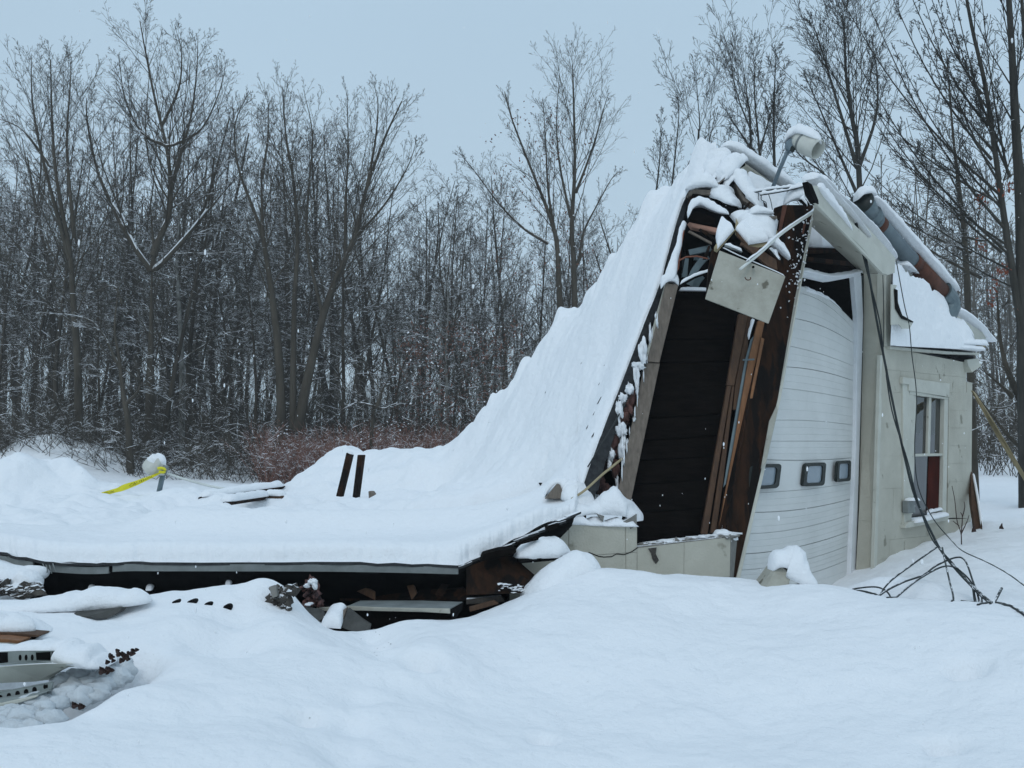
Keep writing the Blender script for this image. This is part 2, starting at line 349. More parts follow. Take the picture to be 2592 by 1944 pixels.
gf = rbf_fit(P, Zs, 2e-4)
BUMPS = []  # x, y, radius, height
def gb(px, py, Y, r, h, ell=1.):
    if px > 500 and 1580 < py < 1940:
        for Y_ in np.arange(3.4, 7.2, .05):
            q = at(px, py, Y_); c = gcoord(np.array([q[0]]), np.array([q[1]]))
            if q[2] <= gf(c[:, 0], c[:, 1])[0]: Y = float(Y_); break
    p = at(px, py, Y); BUMPS.append((p[0], p[1], r, h, ell))
gb(170, 1150, 27, 1.9, .85, 1.); gb(60, 1180, 27, 1.3, .35); gb(560, 1190, 29, 1.6, .3)
gb(60, 1775, 4.75, .36, -.26); gb(190, 1735, 4.75, .28, -.22); gb(300, 1690, 4.95, .17, -.17)       # icy hollow
gb(60, 1850, 4.35, .26, -.14); gb(180, 1800, 4.5, .2, -.12)
for d in [(945, 1615, 6.1, .10, -.07), (952, 1665, 5.7, .10, -.06), (970, 1715, 5.3, .12, -.03), (908, 1795, 4.6, .10, -.04), (893, 1850, 4.3, .10, -.045), (872, 1915, 4.0, .10, -.04), (1060, 1690, 5.2, .34, .07), (1010, 1840, 4.3, .30, .05), (640, 1640, 5.3, .16, -.03), (700, 1620, 5.5, .22, .06),
          (820, 1700, 5.0, .35, .05), (560, 1640, 5.3, .22, -.05), (420, 1620, 5.5, .25, .05), (350, 1800, 4.4, .22, .05), (1500, 1560, 6.0, .5, .05), (1350, 1760, 4.7, .35, -.03), (2050, 1700, 4.8, .4, .04), (2330, 1780, 4.3, .25, -.03), (700, 1545, 6.15, .18, -.06), (610, 1560, 5.9, .2, -.04)]: gb(*d)
for d in [(1065, 1702, 4.95, .09, -.15), (2450, 1685, 4.9, .09, -.14), (2392, 1892, 4.0, .07, -.11), (770, 1822, 4.2, .065, -.10), (1370, 1890, 3.9, .06, -.09),
          (1120, 1755, 4.6, .10, -.02), (955, 1640, 5.7, .09, -.05), (985, 1690, 5.2, .1, -.04), (640, 1640, 5.3, .12, .04), (500, 1600, 5.6, .2, .05), (500, 1700, 4.9, .22, .05), (640, 1760, 4.5, .2, .03),
          (1500, 1700, 4.9, .3, .03), (2200, 1560, 7.4, .22, .12), (2310, 1545, 7.2, .25, .14), (1330, 1580, 6.2, .35, .03)]: gb(*d)
def gz(x, y, detail=True):
    x = np.asarray(x, float); y = np.asarray(y, float)
    c = gcoord(x, y); z = gf(c[..., 0], c[..., 1])
    for bx, by, r, h, e in BUMPS: z = z + h * np.exp(-(((x - bx) ** 2 + (y - by) ** 2) / (r * r)) ** 1.2)
    if detail:
        r = np.sqrt(x * x + y * y)
        z = z + .045 * fbm(x * 1.0, y * 1.0, 3, 3) + .026 * fbm(x * 2.3, y * 2.0, 14, 3) + .004 * fbm(x * 11, y * 11, 9, 2) + np.clip((r - 18) / 20, 0, 1) * .25 * fbm(x * .25, y * .25, 5, 4)
    return z
def gh(x, y): return float(gz(np.array([x]), np.array([y]))[0])
th = np.concatenate([np.linspace(-110, -33, 60)[:-1], np.linspace(-33, 33, 470), np.linspace(33, 110, 60)[1:]]) * math.pi / 180
rr = np.concatenate([np.geomspace(.8, 3.0, 24)[:-1], np.geomspace(3.0, 12, 300), np.geomspace(12, 40, 120)[1:], np.geomspace(40, 190, 40)[1:]])
T_, R_ = np.meshgrid(th, rr); X = R_ * np.sin(T_); Y = R_ * np.cos(T_); Zg = gz(X, Y)
V = np.stack([X, Y, Zg], -1).reshape(-1, 3); nr, nc = X.shape; I = np.arange(nr * nc).reshape(nr, nc)
Q = np.stack([I[:-1, :-1], I[:-1, 1:], I[1:, 1:], I[1:, :-1]], -1).reshape(-1, 4)[:, ::-1]
o = link("snow_ground", fastmesh("snow_ground", V, Q), M['snow'], None, True); tag(o, kind='structure')
o['label'] = "deep untouched snow over the yard, heaped in front of the building"

# ------------------------------------------------------------------ the fallen roof with its snow blanket
front = [(-420, 1388, 6.75), (-150, 1392, 6.8)] + [(*ZA(*p), 6.85) for p in [(0, 550), (300, 610), (650, 665), (1100, 700), (1450, 700), (1750, 680)]] + \
        [(434, 1423, 6.85), (800, 1424, 6.9), (1000, 1427, 6.92), (1160, 1431, 6.95), (1235, 1398, 7.1), (1320, 1360, 7.28), (1400, 1322, 7.48), (1455, 1296, 7.65), (1466, 1262, 8.05),
         (1500, 1160, 8.18), (1562, 999, 8.35), (1600, 900, 8.48), (1634, 811, 8.58), (1678, 700, 8.72), (1703, 604, 8.85), (1734, 503, 9.0), (1794, 436, 9.15), (1822, 375, 9.32)]
ridge = [(-420, 1250, 15.), (0, 1228, 14.5), (300, 1240, 14.3), (560, 1252, 14.0), (690, 1240, 14.2), (770, 1212, 14.5), (820, 1180, 14.8), (870, 1148, 15.0), (905, 1137, 15.1), (950, 1148, 15.1), (1000, 1143, 15.2), (1069, 1160, 15.0), (1132, 1152, 14.6),
         (1175, 1118, 14.1), (1201, 1090, 13.8), (1243, 1029, 13.3), (1298, 959, 12.8), (1367, 890, 12.2), (1388, 848, 12.0), (1443, 793, 11.6), (1506, 742, 11.1), (1532, 705, 10.9), (1563, 656, 10.6), (1608, 570, 10.2),
         (1625, 548, 10.1), (1677, 512, 9.9), (1704, 460, 9.75), (1760, 412, 9.6), (1822, 366, 9.45)]
inner = [(1300, 1150, 10.6), (1150, 1235, 10.4), (1400, 1120, 9.7), (1450, 1040, 9.6), (1500, 950, 9.6), (1560, 850, 9.55), (1350, 1010, 11.2), (1610, 700, 9.5), (1650, 620, 9.5), (1200, 1160, 12.3),
         (1000, 1252, 11), (1390, 1264, 8.35), (1440, 1272, 8.1), (1250, 1272, 8.9), (1000, 1300, 9.2), (500, 1322, 8.8), (100, 1335, 8.4), (600, 1375, 7.5), (150, 1375, 7.4), (1050, 1360, 7.7), (1250, 1330, 7.9), (1370, 1290, 7.95),
         (100, 1275, 12), (500, 1272, 12), (750, 1290, 11), (850, 1230, 13), (1000, 1205, 13.), (-350, 1330, 8.6), (-350, 1275, 12)]
fx = np.array([a[0] for a in front], float)
fY = np.array([a[2] for a in front]); fth = np.where(fx < 1440, .17, .09)
BP = []; BZ = []
for (x, y, d), t in zip(front, fth): p = at(x, y, d); BP.append(p[:2]); BZ.append(p[2] + t)
for x, y, d in ridge:
    p = at(x, y, d); BP.append(p[:2]); BZ.append(p[2])
for x, y, d in ridge[::2]:
    p = at(x, y, d); q = p[:2] * (1 + 1.3 / d); BP.append(q); BZ.append(p[2] - (.55 if p[2] < 1.9 else .5))
for x, y, d in inner: p = at(x, y, d); BP.append(p[:2]); BZ.append(p[2])
bf = rbf_fit(BP, BZ, 1e-3)
cols = np.concatenate([np.arange(-420, 1150, 5.), np.arange(1150, 1822, 2.6), [1822.]])
ridx = np.array([a[0] for a in ridge], float); rY = np.array([a[2] for a in ridge])
yf = np.interp(cols, fx, fY); yb = np.interp(cols, ridx, rY) + 1.2
yf = yf + .012 * perlin(cols * .06, cols * 0, 2) + .008 * perlin(cols * .2, cols * 0, 6)
tt = np.concatenate([[0, .0005, .0015, .003, .0055, .009, .014, .021, .03, .04], np.linspace(.05, 1, 210)])
TT, CX = np.meshgrid(tt, cols, indexing='ij'); YY = yf[None] + (yb - yf)[None] * TT
XX = (CX - 1296) / F * YY / (cp) ; XX = (CX - 1296) / F * YY * 1.0
th_ = np.interp(CX, fx, fth); th_ = th_ * (1 + .25 * fbm(CX * .007, CX * 0 + 3, 61, 3)); d_ = np.clip((YY - yf[None] - .03 * np.abs(fbm(CX * .018, CX * 0, 62, 3))) / (th_ * 1.25), 0, 1)
prof = np.sqrt(1 - (1 - d_) ** 2)
S0 = bf(XX, YY)
# lumps: coarse hollows over the rubble, downhill flutes on the steep slope
steep = np.clip((S0 - 1.35) / .6, 0, 1) * np.clip((CX - 1050) / 200, 0, 1)
flat = (1 - steep)
backw = np.clip((YY - yf[None] - 1.6) / .8, 0, 1)
edge = np.clip((YY - yf[None]) / .5, 0, 1)
lum = flat * backw * (.22 * fbm(XX * .9, YY * .8, 21, 3) + .11 * np.abs(fbm(XX * 2.0, YY * 1.5, 22, 3)) - .02) + flat * .008 * fbm(XX * 5, YY * 5, 25, 3) * edge
along = XX * .35 + YY * .94; across = XX * .94 - YY * .35   # flutes follow the fall line of the slope
dz = steep * edge * (.085 * fbm(across * 1.5, along * .9, 31, 3) + .010 * fbm(across * 10, along * 2.5, 33, 2) + .045 * fbm(across * 3, along * 2.6, 35, 3) + .018 * fbm(across * 8, along * 7, 36, 2))
rid = np.exp(-((YY - (yb[None] - 1.3)) / .55) ** 2)        # puffs of snow along the ridge
dz = dz + steep * rid * .42 * np.maximum(fbm(XX * 1.9 + 5, YY * 1.9, 41, 3), -.05)
SZ = S0 + lum + dz
DENT = [(*Z6(300, 440), 11.5, .12, -.06), (*Z6(1640, 310), 9.6, .05, -.06), (*Z6(980, 430), 10.6, .1, -.07), (*Z5(290, 380), 10.6, .28, -.10), (*Z6(1050, 190), 12.5, .16, -.08), (*Z6(1000, 240), 12.3, .14, -.08),
        (*Z5(840, 400), 11.5, .16, -.06), (*Z8(550, 1310), 9.8, .035, -.05), (*Z8(680, 1180), 9.6, .03, -.05), (*Z5(170, 340), 11.6, .3, .08), (*Z6(830, 350), 11, .22, .05), (*Z6(1120, 330), 11, .25, .04)]
for a in DENT:
    p = at(a[0], a[1], a[2]); SZ = SZ + a[4] * np.exp(-(((XX - p[0]) ** 2 + (YY - p[1]) ** 2) / a[3] ** 2) ** 1.1)
for px_ in range(380, 1440, 45):
    yy_ = float(np.interp(px_, [380, 800, 1200, 1440], [1300, 1292, 1262, 1250])); Yc = float(np.interp(px_, [380, 1000, 1440], [8.7, 8.5, 8.25]))
    p = at(px_, yy_, Yc); SZ = SZ + .045 * np.exp(-(((XX - p[0]) ** 2 + (YY - p[1]) ** 2) / .30 ** 2)); q = at(px_, yy_, Yc + .95)
    SZ = SZ - float(np.interp(px_, [380, 900, 1150, 1440], [.08, .09, .15, .17])) * np.exp(-(((XX - q[0]) ** 2 + (YY - q[1]) ** 2) / .40 ** 2))
puff = [(*Z5(0, 190), 13.2, .5, .16), (*Z5(110, 200), 13.4, .4, .16), (*Z5(260, 240), 13.6, .5, .14), (*Z5(340, 250), 13.8, .25, .09), (-100, 1180, 13.4, .8, .15)]
for a in puff:
    p = at(a[0], 1225, a[2]); SZ = SZ + a[4] * np.exp(-(((XX - p[0]) ** 2 + (YY - p[1]) ** 2) / a[3] ** 2) ** 1.5)
deck = S0 - th_
SNOWZ = deck + prof * th_ + (SZ - S0) * np.clip(d_, 0, 1)
roof = thing("collapsed_roof", "snow-buried garage roof fallen flat, its grey eave edge above a black gap", "roof", at(700, 1430, 6.9))
nr, nc = XX.shape; I = np.arange(nr * nc).reshape(nr, nc)
Q = np.stack([I[:-1, :-1], I[:-1, 1:], I[1:, 1:], I[1:, :-1]], -1).reshape(-1, 4)
link("snow_blanket", fastmesh("snow_blanket", np.stack([XX, YY + (1 - prof) * 0 - .03 * np.sin(np.pi * np.clip(d_, 0, 1)) * (CX < 1440), SNOWZ], -1).reshape(-1, 3), Q), M['snow'], roof, True)
# the deck below it (boards and shingles), a closed slab, black for the shade inside
st = 4; rs = list(range(0, nr, st)) + [nr - 1]; cs = list(range(0, nc, st)) + [nc - 1]
D = np.stack([XX, YY, deck - .012 - .27 * edge], -1)[np.ix_(rs, cs)]; D2 = D.copy(); D2[..., 2] -= .045
a, b = D.shape[:2]; I = np.arange(a * b).reshape(a, b); n = a * b
Q1 = np.stack([I[:-1, :-1], I[:-1, 1:], I[1:, 1:], I[1:, :-1]], -1).reshape(-1, 4)
fr = np.stack([I[0, :-1], I[0, :-1] + n, I[0, 1:] + n, I[0, 1:]], -1)
sd = np.stack([I[:-1, -1], I[:-1, -1] + n, I[1:, -1] + n, I[1:, -1]], -1)
bk = np.stack([I[-1, :-1], I[-1, :-1] + n, I[-1, 1:] + n, I[-1, 1:]], -1)
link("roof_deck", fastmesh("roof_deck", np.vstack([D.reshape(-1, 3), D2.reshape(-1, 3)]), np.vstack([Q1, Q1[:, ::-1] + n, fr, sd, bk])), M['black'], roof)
def blanket_z(px, Y): # snow height on the fallen roof
    i = np.abs(cols - px).argmin(); return float(np.interp(Y, YY[:, i], SNOWZ[:, i]))
def surfY(px, py, y0=7., y1=16.):
    for Y_ in np.arange(y0, y1, .04):
        p = at(px, py, Y_)
        if p[2] <= blanket_z(px, Y_): return Y_
    return y1
# eave fascia strip, shingle edge just above it
def strip(name, pts, h0, h1, thick, m, parent, wav=0):
    mb = MB()
    for i in range(len(pts) - 1):
        a, b = pts[i], pts[i + 1]
        mb.prism([a + [0, 0, h0], b + [0, 0, h0], b + [0, 0, h1], a + [0, 0, h1]], np.array([0, thick, 0]))
    return mb.build(name, m, parent, 0)
ev = [np.array(p) for p in [at(x, y, d - .015) for x, y, d in front if -430 < x <= 1165]]
evs = smoothpath(ev, 4)
sh = [p + np.array([0, -.012 + .01 * rng.uniform(-1, 1), .006 * rng.uniform(-1, 1)]) for p in evs]
strip("shingle_edge", sh, -.016, .004, .05, M['shingle'], roof)
k1, k2 = 10, 26
strip("fascia", [p + np.array([0, -.004, 0]) for p in evs[:k1 + 5]], -.062, -.018, .03, M['fascia_grey'], roof)
strip("fascia", [p + np.array([0, .004, -.004]) for p in evs[k1 + 6:k2]], -.066, -.018, .03, M['fascia_grey'], roof)
strip("fascia", [p + np.array([0, -.006, .003]) for p in evs[k2:]], -.064, -.016, .03, M['fascia_grey'], roof)
# rafters under the eave and black sheets put in to darken the gap
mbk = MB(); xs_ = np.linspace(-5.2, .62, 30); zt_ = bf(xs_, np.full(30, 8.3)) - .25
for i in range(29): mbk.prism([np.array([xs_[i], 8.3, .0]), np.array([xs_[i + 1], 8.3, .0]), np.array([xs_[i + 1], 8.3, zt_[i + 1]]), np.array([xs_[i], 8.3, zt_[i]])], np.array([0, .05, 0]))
mbk.build("gap_dark_wall", M['wood_black'], roof)
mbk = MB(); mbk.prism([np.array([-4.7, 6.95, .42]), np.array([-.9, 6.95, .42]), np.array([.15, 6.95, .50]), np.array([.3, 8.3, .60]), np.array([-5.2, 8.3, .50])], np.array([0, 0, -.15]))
mbk.build("gap_dark_floor", M['wood_black'], roof)  # dark floor put in so the gap under the eave stays black
for (xa, ya), (xb, yb_), w in [((540, 720), (480, 830), .028), ((845, 705), (785, 830), .032), ((1250, 705), (1200, 800), .028), ((240, 690), (190, 790), .03), ((1420, 700), (1400, 790), .02)]:
    A = at(*Z5(xa, ya), 7.5); B = at(*Z5(xb, yb_), 6.95)
    r_ = MB().tube([A + [0, 0, .02], B], w * .8, 4).build("rafter", M['wood_black'], roof)
    mid = A * .45 + B * .55
    if w > .027: snow_ridge("snow_cap", [mid + [0, -.01, .02], B + [0, -.02, .02]], w * 1.5, .03, r_)
# dark shingle edge down the steep rake
rk = [at(x, y, d - .01) for x, y, d in front if x >= 1466]
mb = MB(); rks = smoothpath(rk, 5); nn_ = len(rks)
for i in range(nn_ - 1):
    w0 = np.interp(i, [0, nn_ * .15, nn_ * .5, nn_ * .75, nn_ - 1], [.13, .12, .055, .05, .03]); w1 = np.interp(i + 1, [0, nn_ * .15, nn_ * .5, nn_ * .75, nn_ - 1], [.13, .12, .055, .05, .03])
    jit = .008 * rng.uniform(-1, 1)
    mb.prism([rks[i] + [0, 0, .0], rks[i] + [w0 + jit, .03, .0], rks[i + 1] + [w1 + jit, .03, .0], rks[i + 1] + [0, 0, .0]], np.array([0, .08, -.03]))
mb.build("rake_edge", M['shingle'], roof)

# ------------------------------------------------------------------ the standing end of the garage
gar = thing("garage_building", "leaning cream block garage end with white overhead door and snowy gable roof", "building", onplane(2230, 1480))
def uvwall(name, tl, tr, br, bl, m, parent, thick=.18, courses=0, out=0.): pass
def block_wall(name, corners, back, mname, parent, rows, cols_, joint=.003, seed=0, worn=()):
    """painted block wall: one slab with shallow real joints, corners tl,tr,br,bl"""
    tl, tr, br, bl = [np.asarray(c, float) for c in corners]
    f = lambda u, v: (tl * (1 - u) + tr * u) * (1 - v) + (bl * (1 - u) + br * u) * v
    nrm = np.cross(tr - tl, bl - tl); nrm /= np.linalg.norm(nrm); nrm = -nrm if np.dot(nrm, np.asarray(back)) > 0 else nrm
    mb = MB(); mb.prism([c - nrm * .004 for c in (tl, tr, br, bl)], back)
    Wd = np.linalg.norm(tr - tl); Hd = np.linalg.norm(bl - tl); r = random.Random(seed)
    for j in range(rows):
        v0, v1 = j / rows, (j + 1) / rows; off = (.5 if j % 2 else 0.)
        xs = [0.] + [(k + off) / cols_ for k in range(0, int(cols_) + 2) if 0.03 < (k + off) / cols_ < .97] + [1.]
        for k in range(len(xs) - 1):
            if (j, k) in worn: continue
            ju = joint / Wd * .5 * r.uniform(.4, 1.2); jv = joint / Hd * .5 * r.uniform(.4, 1.2)
            u0, u1 = xs[k] + (ju if k else 0), xs[k + 1] - (ju if k < len(xs) - 2 else 0)
            a0, a1 = v0 + (jv if j else 0), v1 - (jv if j < rows - 1 else 0)
            o = nrm * r.uniform(0, .0025)
            mb.prism([f(u0, a0) + o, f(u1, a0) + o, f(u1, a1) + o, f(u0, a1) + o], -nrm * .008)
    return mb.build(name, M[mname], parent, 0)
# window wall, built round the window opening
WO = 0.
def OW(x, y, off=0.): return onplane(*Z4(x, y), off)
backv = -NRM * .18
wl, wr, wt, wb = 935, 1145, 400, 1060    # window opening in Z4
TLc, TRc = OW(815, 160), OW(1238, 262); BLc, BRc = OW(742, 1560), OW(1243, 1400)
def edgeL(y): t = (y - 160) / 1400; return 815 + (742 - 815) * t
def edgeR(y): t = (y - 262) / 1138; return 1262 + (1243 - 1262) * t
wall = block_wall("front_wall", [OW(edgeL(400), 400), OW(wl, 402), OW(wl - 10, 1075), OW(edgeL(1075), 1078)], backv, 'cream', gar, 4, 1, seed=1)
def seg(c, r, cc, s): return block_wall("front_wall", c, backv, 'cream', gar, r, cc, seed=s)
seg([OW(815, 162), OW(1236, 245), OW(1236, 402), OW(edgeL(400), 400)], 2, 3, 2)
seg([OW(wr, 402), OW(1256, 402), OW(1250, 1062), OW(wr - 8, 1058)], 7, 1, 3)
seg([OW(edgeL(1075), 1079), OW(1250, 1063), OW(1243, 1500), OW(737, 1700)], 6, 4, 4)
poly("wall_corner", [OW(1240, 345), OW(1268, 350), OW(1258, 1500), OW(1236, 1500)], backv * .9, M['cream'], gar)
# corner board beside the gable, jamb return, white stop and rail
def DP(x, y, z=Z4, off=-.22): return onplane(*z(x, y), off)
jam = [OW(815, 40), DP(690, 40), DP(652, 1580), OW(745, 1580)]
jam[0] = onplane(*Z2(945, 1085), .02); jam[1] = onplane(*Z2(790, 1085), -.22)
MB().prism(jam, np.array([.10, .12, 0]) * 1.0).build("door_jamb", M['cream'], gar, .004)
poly("corner_board", [onplane(*Z2(945, 1080), .03), onplane(*Z2(985, 1085), .03), onplane(*Z2(985, 1600), .03), onplane(*Z2(947, 1590), .03)], backv * .5, M['cream_trim'], gar)
poly("corner_board", [OW(786, 205, .012), OW(800, 205, .012), OW(760, 1560, .012), OW(745, 1560, .012)], backv * .2, M['cream_trim'], gar)
poly("door_stop", [DP(722, 1105, Z2, -.20), DP(775, 1100, Z2, -.20), DP(695, 0, Z4, -.20), DP(684, 400, Z4, -.20), DP(652, 1500, Z4, -.20), DP(622, 1500, Z4, -.20), DP(655, 700, Z4, -.20), DP(664, 0, Z4, -.20)], -NRM * .05, M['white_trim'], gar)
poly("door_seal", [DP(780, 1100, Z2, -.205), DP(793, 1100, Z2, -.205), DP(698, 160, Z4, -.205), DP(690, 400, Z4, -.205), DP(657, 1500, Z4, -.205), DP(650, 1500, Z4, -.205), DP(682, 400, Z4, -.205), DP(690, 160, Z4, -.205)], -NRM * .04, M['rubber'], gar)
# the overhead door: curved panels between measured lines
R_Z2 = lambda a: [Z2(*p) for p in a]; R_Z4 = lambda a: [Z4(*p) for p in a]
LINES = [R_Z2([(330, 1165), (560, 1275), (748, 1455)]), R_Z2([(325, 1215), (545, 1310), (750, 1510)]), R_Z2([(290, 1395), (500, 1450), (750, 1592)]),
         R_Z4([(300, 155), (480, 200), (662, 270)]), R_Z4([(275, 265), (480, 290), (660, 345)]), R_Z4([(250, 375), (450, 400), (657, 440)]), R_Z4([(235, 545), (450, 550), (652, 573)]),
         R_Z4([(215, 655), (430, 655), (650, 656)]), R_Z4([(190, 752), (400, 755), (645, 742)]), R_Z4([(140, 925), (400, 907), (640, 872)]), R_Z4([(122, 1028), (400, 1008), (636, 957)]),
         R_Z4([(95, 1140), (380, 1108), (630, 1038)]), R_Z4([(70, 1247), (350, 1210), (625, 1128)]), R_Z4([(58, 1332), (340, 1290), (622, 1200)]), R_Z4([(40, 1410), (340, 1370), (618, 1275)]), R_Z4([(25, 1530), (330, 1500), (612, 1440)]), R_Z4([(10, 1640), (330, 1620), (605, 1580)])]
def qcurve(l, n=40):
    (x0, y0), (x1, y1), (x2, y2) = l; out = []
    xs = np.linspace(x0 - 60, x2, n)
    for x in xs:
        a = y0 * (x - x1) * (x - x2) / ((x0 - x1) * (x0 - x2)) + y1 * (x - x0) * (x - x2) / ((x1 - x0) * (x1 - x2)) + y2 * (x - x0) * (x - x1) / ((x2 - x0) * (x2 - x1)); out.append((x, a))
    return out
curves = [np.array([onplane(x, y, -.24 + .05 * math.sin(math.pi * min(1, max(0, i / 40))) * math.sin(math.pi * min(1, k / 15))) for i, (x, y) in enumerate(qcurve(l))]) for k, l in enumerate(LINES)]
grid = []
for k in range(len(curves) - 1):
    A, B = curves[k], curves[k + 1]; h = np.linalg.norm(B - A, axis=1).mean()
    e = .006 / h; major = k not in (8,)
    prof_ = [(0, 0.0), (e * .1, -.02 if k in (0, 2, 4, 8, 10, 12) else -.008), (e, -.02 if k in (0, 2, 4, 8, 10, 12) else -.008), (e * 1.1, 0)]
    if k != 8: prof_ += [(.36, 0), (.36 + e * .1, -.002), (.36 + e * .4, -.002), (.36 + e * .5, 0), (.68, 0), (.68 + e * .1, -.002), (.68 + e * .4, -.002), (.68 + e * .5, 0)]
    for t, dd in prof_: grid.append(A * (1 - t) + B * t + NRM * dd)
grid.append(curves[-1]); grid = np.array(grid); a, b = grid.shape[:2]; I = np.arange(a * b).reshape(a, b)
Q = np.stack([I[:-1, :-1], I[1:, :-1], I[1:, 1:], I[:-1, 1:]], -1).reshape(-1, 4)
door = link("garage_door", fastmesh("garage_door", np.vstack([grid.reshape(-1, 3), grid.reshape(-1, 3) - NRM * .04]), np.vstack([Q, Q[:, ::-1] + a * b,
      np.stack([I[0, :-1], I[0, 1:], I[0, 1:] + a * b, I[0, :-1] + a * b], -1)])), M['white_paint'], gar, False)
for i, q in enumerate([[(112, 780), (268, 775), (252, 903), (95, 912)], [(394, 772), (502, 768), (492, 890), (380, 895)], [(564, 762), (632, 757), (629, 866), (557, 872)]]):
    c = [DP(*p, off=-.155) for p in q]
    f = lambda u, v: (c[0] * (1 - u) + c[1] * u) * (1 - v) + (c[3] * (1 - u) + c[2] * u) * v
    def rr_(s, rad, n=5):
        out = []
        for cx, cy, a0 in [(s, s, 180), (1 - s, s, 270), (1 - s, 1 - s, 0), (s, 1 - s, 90)]:
            ax = cx + (rad if cx < .5 else -rad); ay = cy + (rad if cy < .5 else -rad)
            for k in range(n + 1): t = math.radians(a0 + 90 * k / n); out.append(f(ax + rad * math.cos(t), ay + rad * math.sin(t)))
        return out
    o_, i_ = rr_(0, .14), rr_(.14, .10); n = len(o_); V = o_ + i_ + [p - NRM * .03 for p in o_] + [p - NRM * .03 for p in i_]; Fc = []
    for k in range(n):
        k2_ = (k + 1) % n; Fc += [(k, k2_, n + k2_, n + k), (k, 2 * n + k, 2 * n + k2_, k2_), (n + k, n + k2_, 3 * n + k2_, 3 * n + k)]
    MB().add(V, Fc).build("window_frame", M['rubber'], door)
    poly("window_pane", [p - NRM * .012 for p in rr_(.10, .1)], -NRM * .01, M['glass_door'], door, 0)
# broken trim over the door and its snow, black track gap, lintel darkness
hd = [Z2(350, 1075), Z2(545, 1125), Z2(770, 1083)]
q = [onplane(*p, -.14) for p in [Z2(345, 1068), Z2(545, 1108), Z2(772, 1076), Z2(772, 1100), Z2(545, 1142), Z2(345, 1095)]]
poly("door_header", q, -NRM * .06, M['white_trim'], gar)
snow_ridge("snow_cap", [onplane(*p, -.17) for p in [Z2(345, 1068), Z2(450, 1092), Z2(545, 1108), Z2(660, 1095), Z2(765, 1076)]], .10, .04, gar)
poly("attic_dark_panel", [onplane(*Z2(x, y), -.62) for x, y in [(300, 860), (560, 880), (900, 1060), (830, 1200), (800, 1600), (250, 1600)]], -NRM * .04, M['wood_black'], gar)  # dark panel put in for the shade inside the open gable
poly("attic_joist", [onplane(*Z2(x, y), -.45) for x, y in [(330, 905), (600, 908), (630, 935), (330, 950)]], -NRM * .05, M['wood_dark'], gar)
poly("attic_joist", [onplane(*Z2(x, y), -.40) for x, y in [(330, 960), (690, 1000), (730, 1040), (330, 985)]], -NRM * .05, M['wood_dark'], gar)
snow_ridge("snow_cap", [onplane(*Z2(x, y), -.50) for x, y in [(400, 902), (500, 904), (600, 908)]], .3, [.30, .16, .04], gar, ends=False)
snow_ridge("snow_cap", [onplane(*Z2(x, y), -.30) for x, y in [(335, 1210), (450, 1245), (560, 1300), (650, 1385)]], [.16, .14, .1, .06], [.06, .05, .04, .02], gar)
# gable: soffit, rake board, upper trim, roof slabs with snow
sof = [onplane(*Z2(455, 588), .32), onplane(*Z2(935, 1083), .28), onplane(*Z2(782, 1086), -.20), onplane(*Z2(425, 755), -.16)]
poly("soffit", sof, np.array([0, 0, .03]), M['cream'], gar)
rb = [onplane(*Z2(x, y), .34) for x, y in [(440, 470), (505, 470), (520, 535), (640, 660), (985, 985), (1012, 985), (1010, 1080), (960, 1095), (925, 1083), (780, 905), (452, 590), (425, 520)]]
poly("rake_board", rb, -NRM * .04, M['cream_trim'], gar)
rb2 = [onplane(*Z2(x, y), .355) for x, y in [(452, 590), (925, 1083), (935, 1075), (460, 574)]]
poly("drip_edge", rb2, -NRM * .02, M['cream_trim'], gar, .001)
ub = [onplane(*Z2(x, y), .20) for x, y in [(610, 585), (640, 600), (800, 740), (1015, 975), (1015, 1010), (985, 1000), (640, 665)]]
poly("upper_trim", ub, -NRM * .03, M['cream_trim'], gar)
poly("rake_end", [onplane(*Z2(x, y), .36) for x, y in [(400, 440), (430, 460), (475, 570), (478, 600), (455, 590), (420, 530)]], -NRM * .05, M['black'], gar)
def ridge_on(name, z, xy, off, w, h, par, **k): return snow_ridge(name, [onplane(*z(*p), off) for p in xy], w, h, par, **k)
ridge_on("snow_cap", Z2, [(408, 425), (440, 420), (500, 470), (590, 560), (680, 650), (780, 770), (830, 830)], .22, [.16, .14, .12, .1, .06], [.05, .04, .03, .02, .015], gar)
ridge_on("snow_cap", Z2, [(440, 430), (495, 480), (560, 560), (620, 600), (720, 690), (830, 790), (930, 910), (985, 985)], .02, [.24, .24, .22, .16], [.075, .06, .05, .045, .05, .04], gar)
# lumpy snow stuck on the rake board face
ridge_on("snow_patch", Z2, [(470, 480), (520, 560), (600, 650), (660, 720), (710, 780)], .34, [.05, .07, .06, .02], [.09, .10, .07, .02], gar)
# right-hand roof slope seen above the window wall
def PD(z, l): return [at(*z(x, y), d) for x, y, d in l]
rs_ = PD(Z2, [(985, 1000, 9.75), (1345, 1290, 11.6), (1640, 1600, 11.9), (975, 1600, 9.62)])
poly("roof_slope", [p + [0, .30, -.06] for p in (rs_[0], rs_[1], rs_[2], rs_[3])], np.array([0, .0, -.05]), M['shingle'], gar)
sn = snow_sheet("roof_snow", [at(*Z2(978, 1588), 9.84), at(*Z2(1600, 1618), 11.8), at(*Z2(1345, 1290), 11.7), at(*Z2(1000, 1010), 9.9)], .10, gar, 60, .7, .0)
poly("flashing", [onplane(*Z2(x, y), .16) for x, y in [(985, 1160), (1025, 1165), (1012, 1200), (1030, 1270), (1060, 1380), (1140, 1425), (1115, 1470), (1060, 1470), (1040, 1440), (985, 1445)]], -NRM * .012, M['cream_trim'], gar)
